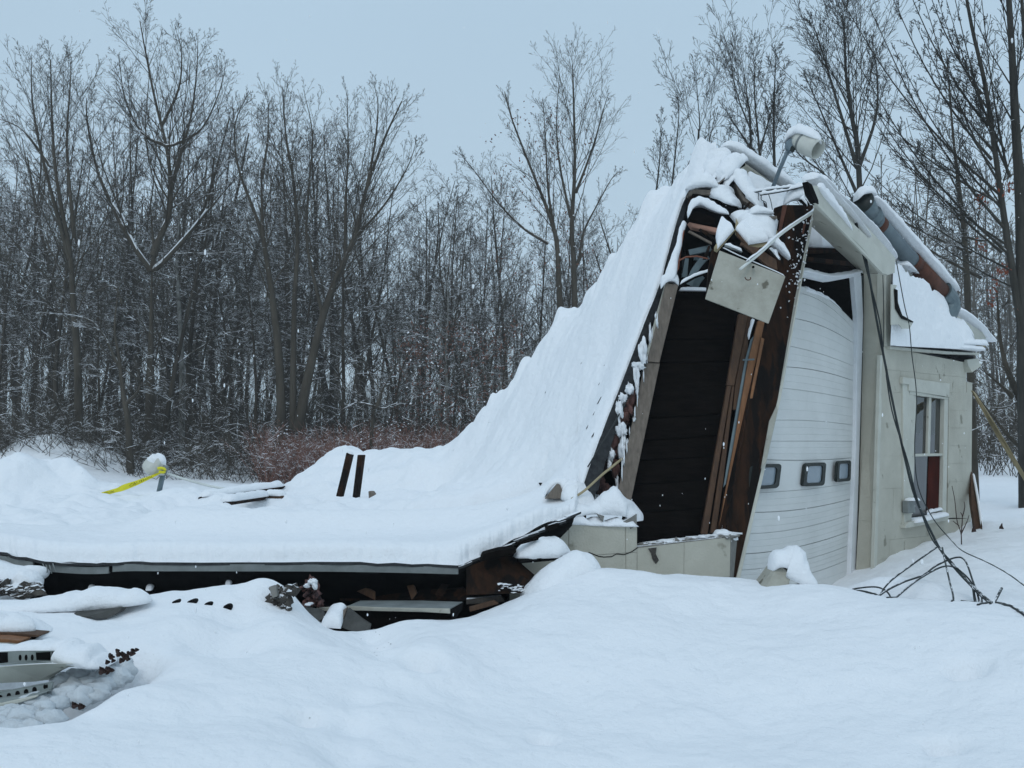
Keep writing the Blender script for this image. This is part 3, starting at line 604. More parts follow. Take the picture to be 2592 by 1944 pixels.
poly("flashing_gap_dark", [onplane(*Z2(x, y), .175) for x, y in [(1010, 1190), (1030, 1200), (1032, 1290), (1062, 1375), (1140, 1420), (1138, 1428), (1060, 1400), (1018, 1330)]], -NRM * .01, M['black'], gar)  # black plate in place of the dark gap along the flashing
poly("eave_board", [onplane(*Z2(x, y), .05) for x, y in [(975, 1592), (1370, 1628), (1600, 1640), (1600, 1655), (1370, 1648), (975, 1612)]], -NRM * .10, M['cream_trim'], gar)
poly("eave_gap_dark", [onplane(*Z4(x, y), .01) for x, y in [(1000, 186), (1240, 214), (1290, 220), (1250, 246), (1225, 240), (1120, 206)]], -NRM * .12, M['black'], gar)  # black strip on the wall, the dark under the eave as colour
poly("eave_block", PD(Z4, [(1240, 230, 11.8), (1300, 222, 11.9), (1316, 262, 11.9), (1268, 296, 11.8), (1246, 262, 11.8)]), NRM * -.1, M['cream_trim'], gar)
poly("loose_slat", PD(Z4, [(985, 182, 10.9), (1215, 230, 11.8), (1212, 238, 11.8), (985, 190, 10.9)]), np.array([0, .05, 0]), M['cream_trim'], gar, 0)
# rear rake board beyond the pipe, with its snow
poly("rear_rake_board", PD(Z2, [(1045, 1020, 10.9), (1330, 1265, 12.0), (1322, 1312, 12.0), (1250, 1300, 11.9), (1110, 1130, 11.3), (1050, 1070, 10.9)]), np.array([.0, .04, 0]), M['cream_trim'], gar)
poly("rear_rake_board", PD(Z2, [(1390, 1375, 12.2), (1425, 1362, 12.2), (1650, 1515, 13.), (1640, 1560, 13.), (1575, 1560, 12.9), (1490, 1500, 12.6)]), np.array([.0, .04, 0]), M['cream_trim'], gar)
snow_ridge("snow_cap", PD(Z2, [(1440, 1340, 12.25), (1510, 1390, 12.5), (1600, 1465, 12.8), (1660, 1535, 13.), (1700, 1562, 13.1)]), [.14, .16, .15, .12], [.05, .065, .055, .03], gar)
snow_ridge("snow_cap", PD(Z2, [(1035, 1025, 10.9), (1150, 1120, 11.3), (1250, 1210, 11.7), (1340, 1290, 12.)]), [.2, .22, .2], .09, gar)
pl = poly("projecting_board", PD(Z2, [(1365, 1578, 11.2), (1640, 1588, 11.9), (1648, 1600, 11.9), (1590, 1606, 11.8), (1372, 1592, 11.2)]), np.array([0, .12, .01]), M['wood_pale'], gar)
snow_ridge("snow_cap", PD(Z2, [(1368, 1580, 11.25), (1500, 1582, 11.6), (1640, 1588, 11.95)]), .14, .07, gar)
snow_ridge("snow_cap", PD(Z2, [(1250, 1600, 11.0), (1450, 1612, 11.5), (1610, 1625, 11.9)]), .2, .06, gar)
snow_ridge("snow_cap", PD(Z2, [(1370, 1430, 11.9), (1430, 1490, 12.), (1500, 1560, 12.1)]), .35, .12, gar)
# the window
win = poly("window", [OW(wl, 402, .02), OW(wl + 28, 405, .02), OW(wl + 14, 1075, .02), OW(wl - 12, 1078, .02)], -NRM * .05, M['cream_trim'], gar)
def wf(n, l, off, dep, m, par=win, bv=.003): return poly(n, [OW(x, y, off) for x, y in l], -NRM * dep, M[m], par, bv)
wf("frame", [(wr - 22, 420), (wr - 2, 422), (wr - 14, 1040), (wr - 34, 1042)], .02, .05, 'cream_trim')
wf("frame", [(905, 320), (1150, 355), (1148, 425), (937, 392), (937, 360), (902, 355)], .035, .05, 'cream_trim')
wf("frame", [(940, 392), (968, 396), (1120, 424), (1142, 424), (1142, 438), (940, 412)], .024, .05, 'cream_trim')
wf("frame", [(903, 355), (937, 360), (922, 1085), (914, 1115), (910, 1115)], .018, .04, 'cream_trim')
wf("frame", [(1042, 425), (1054, 427), (1046, 725), (1034, 725)], .0, .03, 'cream_trim')
wf("meeting_rail", [(958, 724), (1122, 720), (1121, 734), (957, 738)], .008, .05, 'cream_trim')
wf("sash", [(962, 415), (976, 417), (955, 1040), (944, 1040)], .0, .03, 'cream_trim')
wf("sash", [(1117, 432), (1128, 434), (1112, 1020), (1100, 1020)], .0, .03, 'cream_trim')
wf("sill", [(918, 1098), (945, 1080), (1140, 1040), (1146, 1050), (1140, 1072), (945, 1110), (918, 1114)], .06, .12, 'cream_trim')
wf("pane", [(970, 415), (1122, 432), (1116, 728), (958, 730)], -.03, .01, 'glass_dark', win, 0)
wf("pane", [(958, 735), (1042, 735), (1030, 1050), (944, 1060)], -.03, .01, 'glass_dark', win, 0)
wf("red_board", [(1042, 736), (1114, 736), (1106, 1018), (1032, 1024)], -.02, .02, 'red_board', win, 0)
snow_ridge("snow_cap", [OW(955, 1084, .05), OW(1050, 1062, .05), OW(1130, 1044, .05)], .11, .045, win)
snow_ridge("snow_cap", [OW(1035, 1030, -.005), OW(1110, 1015, -.005)], .05, .03, win)
mt = poly("meter_box", [OW(932, 970, .075), OW(968, 968, .075), OW(970, 1034, .075), OW(932, 1036, .075)], -NRM * .065, M['fascia_grey'], None, .008)
tag(mt, "small grey metal box fixed at the lower left corner of the window", "electrical box"); snow_ridge("snow_cap", [OW(932, 968, .07), OW(974, 966, .07)], .1, .03, mt)

# ------------------------------------------------------------------ vent pipe lying on the roof
pp = thing("vent_pipe", "rusty galvanised vent pipe lying down the right roof slope under snow", "pipe", at(*Z2(1100, 900), 11))
ax = PD(Z2, [(805, 640, 10.35), (900, 745, 10.55), (1135, 1010, 11.1)]); MB().tube(ax, .098, 20).build("pipe_body", M['galv_rust'], pp, 0, True)
MB().tube(PD(Z2, [(1135, 1010, 11.1), (1345, 1225, 11.6)]), .105, 20).build("pipe_body", M['rust'], pp, 0, True)
for a, b, r_ in [((880, 725, 10.5), (905, 752, 10.56), .101), ((1120, 993, 11.07), (1150, 1027, 11.13), .110)]: MB().tube(PD(Z2, [a, b]), r_, 20).build("collar", M['rust'], pp, 0, True)
MB().tube(PD(Z2, [(845, 668, 10.42), (865, 705, 10.48)]), .112, 20).build("collar", M['galv'], pp, 0, True)
cpc = PD(Z2, [(775, 590, 10.28), (800, 625, 10.34), (828, 665, 10.4)]); MB().tube(cpc, [.125, .125, .11], 22).build("cap", M['galv'], pp, 0, True)
MB().tube(PD(Z2, [(768, 580, 10.26), (778, 592, 10.28)]), .138, 22).build("cap_rim", M['rubber'], pp, 0, True)
el = PD(Z2, [(1335, 1215, 11.58), (1375, 1262, 11.66), (1392, 1310, 11.68), (1375, 1355, 11.66), (1325, 1400, 11.6)])
for i in range(4): MB().tube([el[i] + (el[i] - el[i + 1]) * .12, el[i + 1] + (el[i + 1] - el[i]) * .12], [.135 - .003 * i, .132 - .003 * i], 14).build("elbow", M['galv'], pp, 0, False)
upv = np.array([.04, .0, .065])
snow_ridge("snow_cap", [p + upv for p in PD(Z2, [(800, 600, 10.35), (900, 705, 10.55), (1020, 840, 10.8), (1140, 975, 11.1), (1240, 1080, 11.3), (1340, 1190, 11.58), (1395, 1245, 11.7)])], .205, [.06, .10, .115, .12, .12, .10, .05], pp)
snow_ridge("snow_cap", [p + np.array([0, 0, .06]) for p in PD(Z2, [(735, 615, 10.25), (790, 570, 10.26), (860, 585, 10.3)])], .2, .09, pp)

# ------------------------------------------------------------------ flood lamp on its bent pole
fl = thing("flood_lamp", "white drum floodlight on a bent blue-grey pole, topped with snow above the roof", "lamp", at(*Z1(1450, 540), 9.3))
MB().tube(PD(Z1, [(1438, 560, 9.3), (1500, 400, 9.15), (1562, 255, 9.05)]), .019, 10).build("pole", M['steel_blue'], fl, 0, True)
poly("bracket", PD(Z1, [(1545, 180, 9.0), (1590, 150, 9.0), (1640, 175, 9.0), (1625, 240, 9.0), (1570, 262, 9.0), (1548, 215, 9.0)]), np.array([.02, .12, 0]), M['steel_blue'], fl, .012)
MB().tube(PD(Z1, [(1585, 262, 9.02), (1612, 230, 9.0)]), .026, 8).build("clamp", M['rubber'], fl)
c0, c1, c2 = PD(Z1, [(1615, 160, 9.06), (1680, 190, 9.0), (1805, 250, 8.88)])
MB().tube([c0, c0 * .5 + c1 * .5, c1], [.055, .085, .095], 24).build("housing", M['lamp_cup'], fl, 0, True)
MB().tube([c1, c1 * .9 + c2 * .1], .101, 24).build("rim", M['fascia_grey'], fl, 0, True)
# open reflector: a cup with thickness
mb = MB(); dv = (c2 - c1); dn = dv / np.linalg.norm(dv); a_ = np.cross(dn, [0, 0, 1.]); a_ /= np.linalg.norm(a_); b_ = np.cross(a_, dn); V = []; Fc = []; n = 28
prof_ = [(0, .095), (.25, .100), (.6, .098), (1.0, .090), (1.0, .086), (.6, .092), (.1, .082), (.08, 0.001)]
for t, r in prof_:
    for k in range(n): ang = 2 * math.pi * k / n; V.append(c1 + dv * t + (a_ * math.cos(ang) + b_ * math.sin(ang)) * r)
for i in range(len(prof_) - 1):
    for k in range(n): Fc.append((i * n + k, i * n + (k + 1) % n, (i + 1) * n + (k + 1) % n, (i + 1) * n + k))
mb.add(V, Fc).build("reflector", M['lamp_cup'], fl, 0, True)
snow_ridge("snow_cap", [p for p in PD(Z1, [(1535, 195, 9.08), (1580, 155, 9.06), (1650, 130, 9.02), (1720, 140, 8.96), (1790, 170, 8.9), (1830, 195, 8.88)])], [.11, .17, .19, .19, .17, .13], [.05, .085, .095, .09, .07, .035], fl, lump=.15)

# ------------------------------------------------------------------ leaning black plank (door post side) and cracked interior wall
slab = poly("leaning_post", [at(*Z1(1520, 690), 8.75), at(*Z1(1770, 690), 8.75), at(*Z3(1372, 130), 8.55), at(*Z3(1290, 640), 8.3), at(*Z3(1062, 1600), 7.95), at(*Z3(985, 1600), 7.9), at(*Z3(1010, 1340), 7.95), at(*Z3(1200, 260), 8.45)], np.array([-.05, .12, 0]), M['wood_dark'], None, .006)
tag(slab, "thick dark brown timber panel leaning right across the white garage door", "timber")
poly("edge_trim", [at(*Z1(1770, 700), 8.735), at(*Z1(1785, 700), 8.735), at(*Z3(1392, 130), 8.54), at(*Z3(1300, 640), 8.29), at(*Z3(1085, 1590), 7.94), at(*Z3(1064, 1590), 7.94), at(*Z3(1285, 640), 8.29), at(*Z3(1372, 130), 8.54)], np.array([0, .06, 0]), M['cream_trim'], slab)
poly("red_edge", [at(*Z1(1522, 692), 8.735), at(*Z1(1560, 690), 8.735), at(*Z1(1490, 990), 8.6), at(*Z1(1472, 985), 8.6)], np.array([0, .02, 0]), M['rust'], slab)
poly("red_edge", [at(*Z1(1690, 840), 8.66), at(*Z1(1708, 840), 8.66), at(*Z1(1690, 920), 8.63), at(*Z1(1676, 920), 8.63)], np.array([0, .02, 0]), M['rust'], slab)
snow_ridge("snow_cap", PD(Z1, [(1528, 695, 8.8), (1600, 650, 8.8), (1680, 640, 8.82), (1760, 648, 8.85)]), [.1, .16, .16, .1], [.07, .10, .11, .08], slab)
# snow spatter stuck on the panel
mb = MB(); r = random.Random(4)
for k in range(95):
    t = r.random(); 
    if r.random() < .7: x, y = r.gauss(1690 - 40 * t, 28), r.uniform(800, 1330)
    else: x, y = r.uniform(1560, 1740), r.uniform(690, 1600)
    px, py = Z1(x - max(0, (y - 700)) * .13 + 40, y)
    d = np.interp(py, [518, 763, 1460], [8.73, 8.51, 7.93]); V, Fc = blob(at(px, py, d - .004), [r.uniform(.0015, .008), .004, r.uniform(.002, .010)], k, 2, .9)
    mb.add(V, Fc)
mb.build("snow_spatter", M['snow'], slab, 0, True)
sp2 = poly("splintered_board", [at(*Z3(1278, 678), 8.22), at(*Z3(1284, 700), 8.22), at(*Z3(1222, 975), 8.1), at(*Z3(1196, 1010), 8.08), at(*Z3(1215, 900), 8.12), at(*Z3(1240, 760), 8.18)], np.array([0, .02, 0]), M['cream_dirty'], None)
tag(sp2, "thin splintered cream board against the edge of the leaning timber panel", "board")

iw = thing("interior_wall", "leaning black boarded wall between grey and brown studs", "wall", at(*Z3(700, 1380), 8.1))
lft = [(750, 40), (510, 1200), (470, 1390)]; rgt = [(1110, 120), (1075, 300), (900, 1380)]
def il(pl, y): return np.interp(y, [p[1] for p in pl], [p[0] for p in pl])
ys = [66, 330, 450, 590, 745, 860, 965, 1090, 1240, 1410]; mb = MB()
for j in range(len(ys) - 1):
    y0, y1 = ys[j], ys[j + 1] - 5; sl0 = -22 * (j > 2) ; tl_ = (il(lft, y0) - 30, y0 + 5 * (j > 0)); tr_ = (il(rgt, y0), y0 + sl0 * (j > 0)); br_ = (il(rgt, y1), y1 + sl0 * (j < len(ys) - 2)); bl_ = (il(lft, y1) - 30, y1 + 5)
    dy = lambda y: np.interp(y, [40, 1400], [8.62, 8.15]) + .006 * (j % 3)
    mb.prism([at(*Z3(*p), dy(p[1])) for p in (tl_, tr_, br_, bl_)], np.array([0, .03, 0]))
mb.build("sheathing", M['wood_black'], iw, .003)
poly("inner_dark_sheet", [at(*Z3(x, y), d) for x, y, d in [(690, 75, 8.75), (1180, 160, 8.75), (1060, 1400, 8.25), (470, 1420, 8.25)]], np.array([0, .04, 0]), M['black'], iw)  # black sheet behind the boards to keep the inside dark
def stud(pts, dY, m, thick=.09, name="stud"): return poly(name, [at(*Z3(x, y), np.interp(y, [0, 1400], [dY + .25, dY - .25])) for x, y in pts], np.array([.01, thick, 0]), M[m], iw, .004)
stud([(695, 35), (762, 42), (662, 452), (597, 446)], 8.24, 'wood_grey'); stud([(585, 448), (665, 454), (508, 1202), (440, 1150)], 8.26, 'wood_grey')
stud([(1078, 195), (1128, 205), (1055, 575), (1015, 570)], 8.3, 'wood_brown'); stud([(1128, 205), (1142, 208), (1122, 430), (1065, 700), (1048, 700), (1060, 560)], 8.32, 'wood_brown')
stud([(1018, 572), (1040, 574), (915, 1355), (880, 1352)], 8.3, 'wood_brown'); stud([(1042, 574), (1056, 576), (1000, 1060), (960, 1340), (928, 1350)], 8.31, 'wood_brown')
stud([(1180, 230), (1215, 238), (1165, 470), (1080, 900), (1000, 1345), (970, 1340), (1050, 900), (1130, 430)], 8.27, 'wood_orange')
stud([(1196, 320), (1212, 326), (1150, 640), (1135, 640)], 8.25, 'wood_orange', .03); 
stud([(1140, 330), (1165, 300), (1170, 330), (1128, 430), (1062, 830), (1012, 1090), (996, 1110), (1038, 850), (1108, 450)], 8.29, 'galv', .04, "metal_channel")
MB().tube([at(*Z3(1100, 438), 8.35), at(*Z3(1160, 435), 8.3)], .008, 6).build("bolt", M['galv'], iw)
snow_ridge("snow_cap", [at(*Z3(x, y), 8.50) for x, y in [(672, 60), (700, 30), (735, 25), (760, 48)]], .12, .09, iw)
snow_ridge("snow_cap", [at(*Z3(x, y), 8.55) for x, y in [(765, 70), (830, 72), (925, 74)]], .10, .03, iw)
snow_ridge("snow_patch", [at(*Z3(x, y), 8.45) for x, y in [(1160, 225), (1145, 270), (1130, 330)]], .05, .03, iw)
mb = MB()
for k in range(13):
    t = (k + random.random()) / 13; x = 655 - 215 * t + random.uniform(-5, 5); y = 180 + 960 * t; V, Fc = blob(at(*Z3(x - 4, y), np.interp(y, [0, 1400], [8.42, 7.98])), [random.uniform(.003, .007), .015, random.uniform(.02, .09)], k + 50, 2, .8); mb.add(V, Fc)
mb.build("snow_patch", M['snow'], iw, 0, True)
# torn insulation and snow in the gap beside the left stud
gp = thing("torn_insulation", "clumps of pinkish insulation and snow in the gap left of the grey stud", "insulation", at(*Z3(420, 900), 8.3))
poly("backing", [at(*Z3(x, y), d) for x, y, d in [(700, 20, 8.95), (745, 60, 8.95), (520, 1220, 8.5), (300, 1200, 8.5), (240, 1130, 8.5), (440, 640, 8.75), (600, 220, 8.9)]], np.array([.1, .05, 0]), M['black'], gp)  # black sheet put behind the clumps to darken the gap
mb = MB(); ms_ = MB()
for x, y, w, h, k in [(500, 690, 30, 55, 0), (470, 745, 28, 40, 0), (415, 870, 35, 70, 0), (390, 960, 30, 60, 0), (350, 1080, 30, 50, 0), (520, 640, 18, 40, 0), (430, 1010, 22, 45, 0), (370, 1130, 40, 50, 0)]:
    V, Fc = blob(at(*Z3(x, y), 8.36), [w * .48209 / F * 8.4, .07, h * .48209 / F * 8.4], x, 3, .5); mb.add(V, Fc)
for x, y, w, h in [(572, 400, 26, 62), (553, 470, 36, 22), (540, 520, 18, 50), (505, 590, 30, 30), (470, 640, 30, 26), (452, 700, 22, 48), (545, 590, 10, 35), (457, 800, 26, 40), (480, 815, 16, 16), (410, 935, 22, 34), (400, 990, 16, 26), (470, 900, 22, 60), (528, 750, 10, 12), (497, 865, 12, 12), (330, 1170, 22, 26), (440, 1100, 10, 50), (420, 1130, 14, 14), (650, 240, 7, 30), (612, 300, 6, 50)]:
    V, Fc = blob(at(*Z3(x, y), 8.25), [w * .33 / F * 8.4, .04, h * .42 / F * 8.4], x + y, 3, .95); ms_.add(V, Fc)
mb.build("insulation", M['insulation'], gp, 0, True); ms_.build("snow_patch", M['snow'], gp, 0, True)
poly("torn_board", PD(Z3, [(700, 10, 8.6), (712, 20, 8.6), (600, 430, 8.35), (588, 440, 8.35), (640, 220, 8.5)]), np.array([0, .03, 0]), M['cream_dirty'], gp)
poly("torn_board", PD(Z3, [(500, 880, 8.2), (512, 870, 8.2), (470, 1150, 8.1), (440, 1150, 8.1)]), np.array([0, .03, 0]), M['wood_black'], gp)

# ------------------------------------------------------------------ low block walls in front
def PP(l): return [at(x, y, d) for x, y, d in l]
bw = thing("block_wall", "broken low cream block wall stepping down under the leaning studs", "wall", at(1600, 1460, 7.8))
block_wall("upper_blocks", PP([(1290, 1322, 7.55), (1612, 1330, 7.78), (1612, 1397, 7.78), (1290, 1420, 7.55)]), np.array([0, .20, 0]), 'cream', bw, 1, 2.2, .008, 5)
block_wall("lower_blocks", PP([(1290, 1421, 7.55), (1612, 1398, 7.78), (1612, 1560, 7.78), (1290, 1570, 7.55)]), np.array([0, .20, 0]), 'cream', bw, 2, 2.2, .008, 6)
block_wall("lower_blocks", PP([(1613, 1388, 7.78), (1849, 1360, 7.86), (1845, 1560, 7.86), (1613, 1560, 7.78)]), np.array([.0, .20, 0]), 'cream', bw, 2, 2, .007, 7)
poly("wall_end", PP([(1850, 1360, 7.86), (1869, 1355, 8.02), (1862, 1560, 8.02), (1846, 1560, 7.86)]), np.array([-.01, .12, 0]), M['block_raw'], bw)
mb = MB(); r = random.Random(8)
mb.prism(PP([(1610, 1384, 7.79), (1850, 1358, 7.87), (1846, 1366, 7.87), (1610, 1392, 7.79)]), np.array([.03, .24, .0]))
for k in range(34):
    t = r.random(); x = 1612 + 245 * t; V, Fc = blob(at(x, 1386 - 27 * t - r.uniform(0, 6), 7.83 + r.uniform(0, .16)), [r.uniform(.02, .05), r.uniform(.02, .04), r.uniform(.008, .025)], k + 3, 2, .5); mb.add(V, Fc)
mb.build("broken_top", M['block_raw'], bw)
mb = MB()
for k in range(30):
    t = r.random(); x = 1615 + 240 * t; V, Fc = blob(at(x, 1384 - 28 * t, 7.9 + r.uniform(0, .12)) + [0, 0, .02], [r.uniform(.03, .09), r.uniform(.02, .05), r.uniform(.006, .014)], k + 33, 2, .4); mb.add(V, Fc)
mb.build("snow_patch", M['snow'], bw, 0, True)
snow_ridge("snow_cap", PD(Z3, [(945, 1372, 7.98), (985, 1352, 7.98), (1030, 1362, 7.98), (1070, 1382, 7.95)]), [.14, .16, .1], [.05, .045, .03], bw)
# cracks and plaster crumbs below the missing block
crk = [(1490, 1398), (1515, 1408), (1528, 1410), (1548, 1409), (1560, 1402), (1580, 1404), (1600, 1396), (1614, 1386)]
MB().tube([at(x, y, np.interp(x, [1290, 1612], [7.55, 7.78]) - .006) for x, y in crk], .0035, 5).build("crack", M['black'], bw)
poly("missing_chip", PP([(1640, 1388, 7.78), (1662, 1385, 7.78), (1660, 1402, 7.78), (1668, 1418, 7.79), (1660, 1428, 7.79), (1652, 1416, 7.78), (1648, 1400, 7.78)]), np.array([0, .02, 0]), M['rubble'], bw, 0)
cr_ = MB().tube([at(x, y, 7.82) for x, y in [(1706, 1382), (1700, 1402), (1696, 1420), (1690, 1440)]], .003, 4).build("crack", M['black'], bw)
# snow on the upper wall top with lumps of block
tp = snow_ridge("snow_cap", PP([(1395, 1318, 7.85), (1460, 1300, 7.9), (1505, 1298, 7.95), (1545, 1300, 7.95), (1590, 1305, 7.95), (1618, 1318, 7.9)]), [.30, .34, .34, .34, .2], [.10, .08, .09, .22, .14, .06], bw, lump=.25)
snow_ridge("snow_cap", PP([(1300, 1322, 7.7), (1400, 1322, 7.75), (1500, 1327, 7.82), (1612, 1330, 7.86)]), .26, .055, bw, lump=.5)
poly("broken_block", PP([(1575, 1322, 7.74), (1612, 1300, 7.78), (1612, 1330, 7.78), (1596, 1340, 7.76), (1590, 1326, 7.76)]), np.array([0, .15, 0]), M['block_raw'], bw)
poly("broken_block", PP([(1511, 1300, 7.68), (1530, 1306, 7.7), (1526, 1322, 7.7)]), np.array([0, .15, 0]), M['block_raw'], bw)

# ------------------------------------------------------------------ hanging board, its strut
hb = poly("hanging_board", PD(Z1, [(1015, 1055, 8.0), (1543, 1262, 7.9), (1408, 1640, 7.85), (900, 1442, 7.95)]), np.array([.003, .022, 0]), M['cream_dirty'], None, .003)
tag(hb, "square cream plywood panel hanging crooked in front of the black boards", "board")
MB().tube([at(*Z1(1285, 1188), 7.86), at(*Z1(1285, 1188), 7.925)], .011, 10).build("hole", M['black'], hb)
MB().tube(smoothpath([at(*Z1(x, y), 7.88) for x, y in [(1218, 1270), (1230, 1288), (1250, 1292), (1265, 1282), (1262, 1268)]], 4), .004, 6).build("hook", M['rust'], hb)
snow_ridge("snow_cap", PD(Z1, [(1040, 1030, 8.02), (1150, 1085, 8.0), (1300, 1150, 7.97), (1450, 1215, 7.94), (1535, 1255, 7.92)]), .02, .008, hb)
st_ = MB().tube(smoothpath(PD(Z1, [(1180, 1205, 7.84), (1330, 1085, 8.0), (1500, 930, 8.2), (1640, 830, 8.35), (1760, 750, 8.5), (1835, 665, 8.6)]), 5), .0125, 8).build("conduit", M['pvc'], None, 0, True)
tag(st_, "bent white conduit running from the hanging panel up to the gable end", "conduit")
snow_ridge("snow_cap", [p + [0, 0, .013] for p in PD(Z1, [(1230, 1150, 7.88), (1360, 1050, 8.03), (1500, 925, 8.2), (1640, 825, 8.35), (1740, 760, 8.48), (1800, 710, 8.56)])], .022, .010, st_, lump=.5)

# ------------------------------------------------------------------ jumble of snow-covered boards at the peak
def board(label, pts, back, m, snow=None, nm="debris_board", cat="board", group=None, zz=Z1):
    o = poly(nm, PD(zz, pts), np.array(back, float), M[m], None, .003); tag(o, label, cat, group)
    for s in (snow or []):
        if len(s) == 4: snow_ridge("snow_cap", PD(zz, s[0]), s[1], s[2], o, lump=s[3])
        else: snow_ridge("snow_cap", PD(zz, s[0]), s[1], s[2], o)
    return o
# dark void behind the jumble, a black sheet put in for the shade
poly("attic_dark_sheet", PD(Z1, [(1010, 330, 9.9), (1250, 640, 9.9), (1500, 960, 9.7), (1520, 1300, 9.4), (1300, 1700, 9.2), (640, 1420, 9.1), (720, 1000, 9.3), (800, 640, 9.5)]), np.array([0, .05, 0]), M['black'], gar)
board("pinkish plank end jutting under the snowy boards at the torn peak", [(770, 828, 8.75), (1010, 878, 8.6), (1000, 915, 8.6), (800, 872, 8.75)], (0, .10, 0), 'wood_pink')
board("brown block of wood capped with snow at the upper left of the torn peak", [(760, 590, 8.9), (815, 565, 8.85), (1000, 575, 8.8), (965, 610, 8.8), (870, 610, 8.85), (770, 618, 8.9)], (0, .16, 0), 'wood_grey', [([(770, 590, 8.95), (840, 560, 8.9), (920, 550, 8.88), (1000, 575, 8.88)], .24, [.06, .13, .15, .06])])
board("short dark upright beam under the snow-capped block at the torn peak", [(800, 600, 8.85), (935, 612, 8.85), (930, 680, 8.85), (850, 670, 8.85), (760, 720, 8.9), (770, 660, 8.9)], (0, .1, 0), 'wood_dark')
board("dark splintered beam under a snow arch at the torn peak", [(775, 780, 8.7), (830, 740, 8.68), (900, 760, 8.66), (985, 800, 8.62), (975, 850, 8.62), (870, 835, 8.66), (770, 810, 8.7)], (0, .1, 0), 'wood_black',
      [([(765, 790, 8.7), (800, 720, 8.7), (860, 690, 8.7), (930, 720, 8.68), (1010, 750, 8.65), (1080, 760, 8.6)], [.10, .16, .17, .14, .10], [.04, .07, .08, .07, .04])])
e1 = poly("debris_board", PD(Z1, [(1138, 895, 8.35), (1240, 1018, 8.3), (1395, 990, 8.28), (1480, 900, 8.5), (1400, 770, 8.7), (1150, 760, 8.7)]), np.array([0, .0, -.035]), M['wood_pale'], None)
tag(e1, "large plywood piece under thick snow, the biggest sheet of the torn peak", "board")
snow_sheet("snow_cap", PD(Z1, [(1143, 885, 8.34), (1245, 1008, 8.28), (1410, 980, 8.27), (1300, 800, 8.7)]), .09, e1, 26, .25, .03)
snow_sheet("snow_cap", PD(Z1, [(1240, 950, 8.36), (1450, 970, 8.3), (1480, 820, 8.7), (1100, 780, 8.72)]), .12, e1, 26, .3, .05)
e2 = poly("debris_board", PD(Z1, [(1145, 890, 8.33), (1010, 1050, 8.25), (985, 1035, 8.25), (990, 1000, 8.3), (1100, 880, 8.38)]), np.array([-.01, .05, -.02]), M['wood_pale'], None)
tag(e2, "pale board end angled down to the left beneath the snow of the torn peak", "board")
snow_sheet("snow_cap", PD(Z1, [(1130, 892, 8.32), (1000, 1040, 8.25), (985, 950, 8.4), (1030, 800, 8.62)]), .075, e2, 22, .2, .05)
poly("edge_ply", PD(Z1, [(1145, 895, 8.31), (1245, 1005, 8.26), (1240, 1022, 8.26), (1160, 945, 8.3)]), np.array([0, .03, 0]), M['wood_brown'], e2)
board("board end with a white side lying level right of the big snowy sheet", [(1282, 785, 8.5), (1475, 778, 8.5), (1478, 800, 8.5), (1345, 805, 8.5), (1285, 808, 8.5)], (0, .12, 0), 'wood_grey', [([(1240, 775, 8.55), (1330, 762, 8.56), (1440, 765, 8.56)], .18, [.09, .07, .03])])
board("long snow-covered board slanting down right across the torn peak", [(1150, 500, 8.9), (1215, 625, 8.8), (1345, 728, 8.7), (1330, 735, 8.7), (1205, 655, 8.8), (1140, 540, 8.9)], (0, .1, 0), 'wood_grey',
      [([(1125, 445, 8.95), (1180, 520, 8.9), (1240, 600, 8.85), (1300, 665, 8.8), (1350, 720, 8.75)], [.14, .2, .2, .1], [.1, .12, .1, .04]), ([(1060, 600, 8.9), (1090, 530, 8.9), (1150, 470, 8.9)], .12, .07)])
board("black sheet in the hollow of the torn peak", [(1070, 600, 9.0), (1150, 525, 9.0), (1220, 645, 8.95), (1140, 640, 8.95)], (0, .06, 0), 'black')  # flat black sheet under the slanting board
board("small stick poking from the snow of the torn peak", [(1205, 720, 8.7), (1255, 660, 8.72), (1268, 672, 8.72), (1225, 722, 8.7)], (0, .03, 0), 'wood_dark')
for i, (pts, w, h, lb) in enumerate([([(990, 260, 9.25), (960, 350, 9.2), (920, 420, 9.15)], .16, .07, "snowy shingle flap just below the roof ridge"), ([(1060, 290, 9.25), (1020, 360, 9.2), (985, 430, 9.1), (1000, 500, 9.)], .22, .12, "second snowy shingle flap below the roof ridge"),
        ([(1215, 345, 9.1), (1140, 380, 9.05), (1070, 440, 8.95), (1020, 500, 8.9)], .20, .12, "curled shingle strip under snow slanting left of the rear gable board"), ([(1020, 580, 8.9), (1040, 650, 8.85), (1100, 690, 8.8), (1160, 700, 8.75)], .26, .12, "snow-buried scrap above the star-shaped plywood heap"), ([(960, 560, 9), (1010, 600, 8.95), (1030, 640, 8.9)], .16, .08, "snowy scrap beside the capped block at the torn peak")]):
    P_ = PD(Z1, pts); o = MB().tube([p - [0, -.02, .02] for p in P_], .018, 5).build("shingle_scrap", M['black'], None); tag(o, lb, "shingle", "torn shingles at the roof peak"); snow_ridge("snow_cap", P_, w, h, o, lump=.22)
for a, b in [((960, 360), (905, 440)), ((985, 395), (955, 450)), ((1010, 330), (980, 380))]:
    pass
rg = poly("rear_gable_board", PD(Z1, [(1125, 285, 9.3), (1545, 590, 9.6), (1555, 615, 9.6), (1480, 590, 9.6), (1380, 540, 9.5), (1280, 480, 9.4), (1190, 420, 9.3), (1175, 350, 9.3)]), np.array([0, .04, 0]), M['cream_dirty'], gar)
snow_ridge("snow_cap", PD(Z1, [(1040, 225, 9.3), (1130, 275, 9.35), (1280, 370, 9.45), (1430, 470, 9.55), (1560, 555, 9.65), (1640, 600, 9.7)]), [.16, .2, .2, .2, .14], [.08, .12, .11, .10, .06], gar)
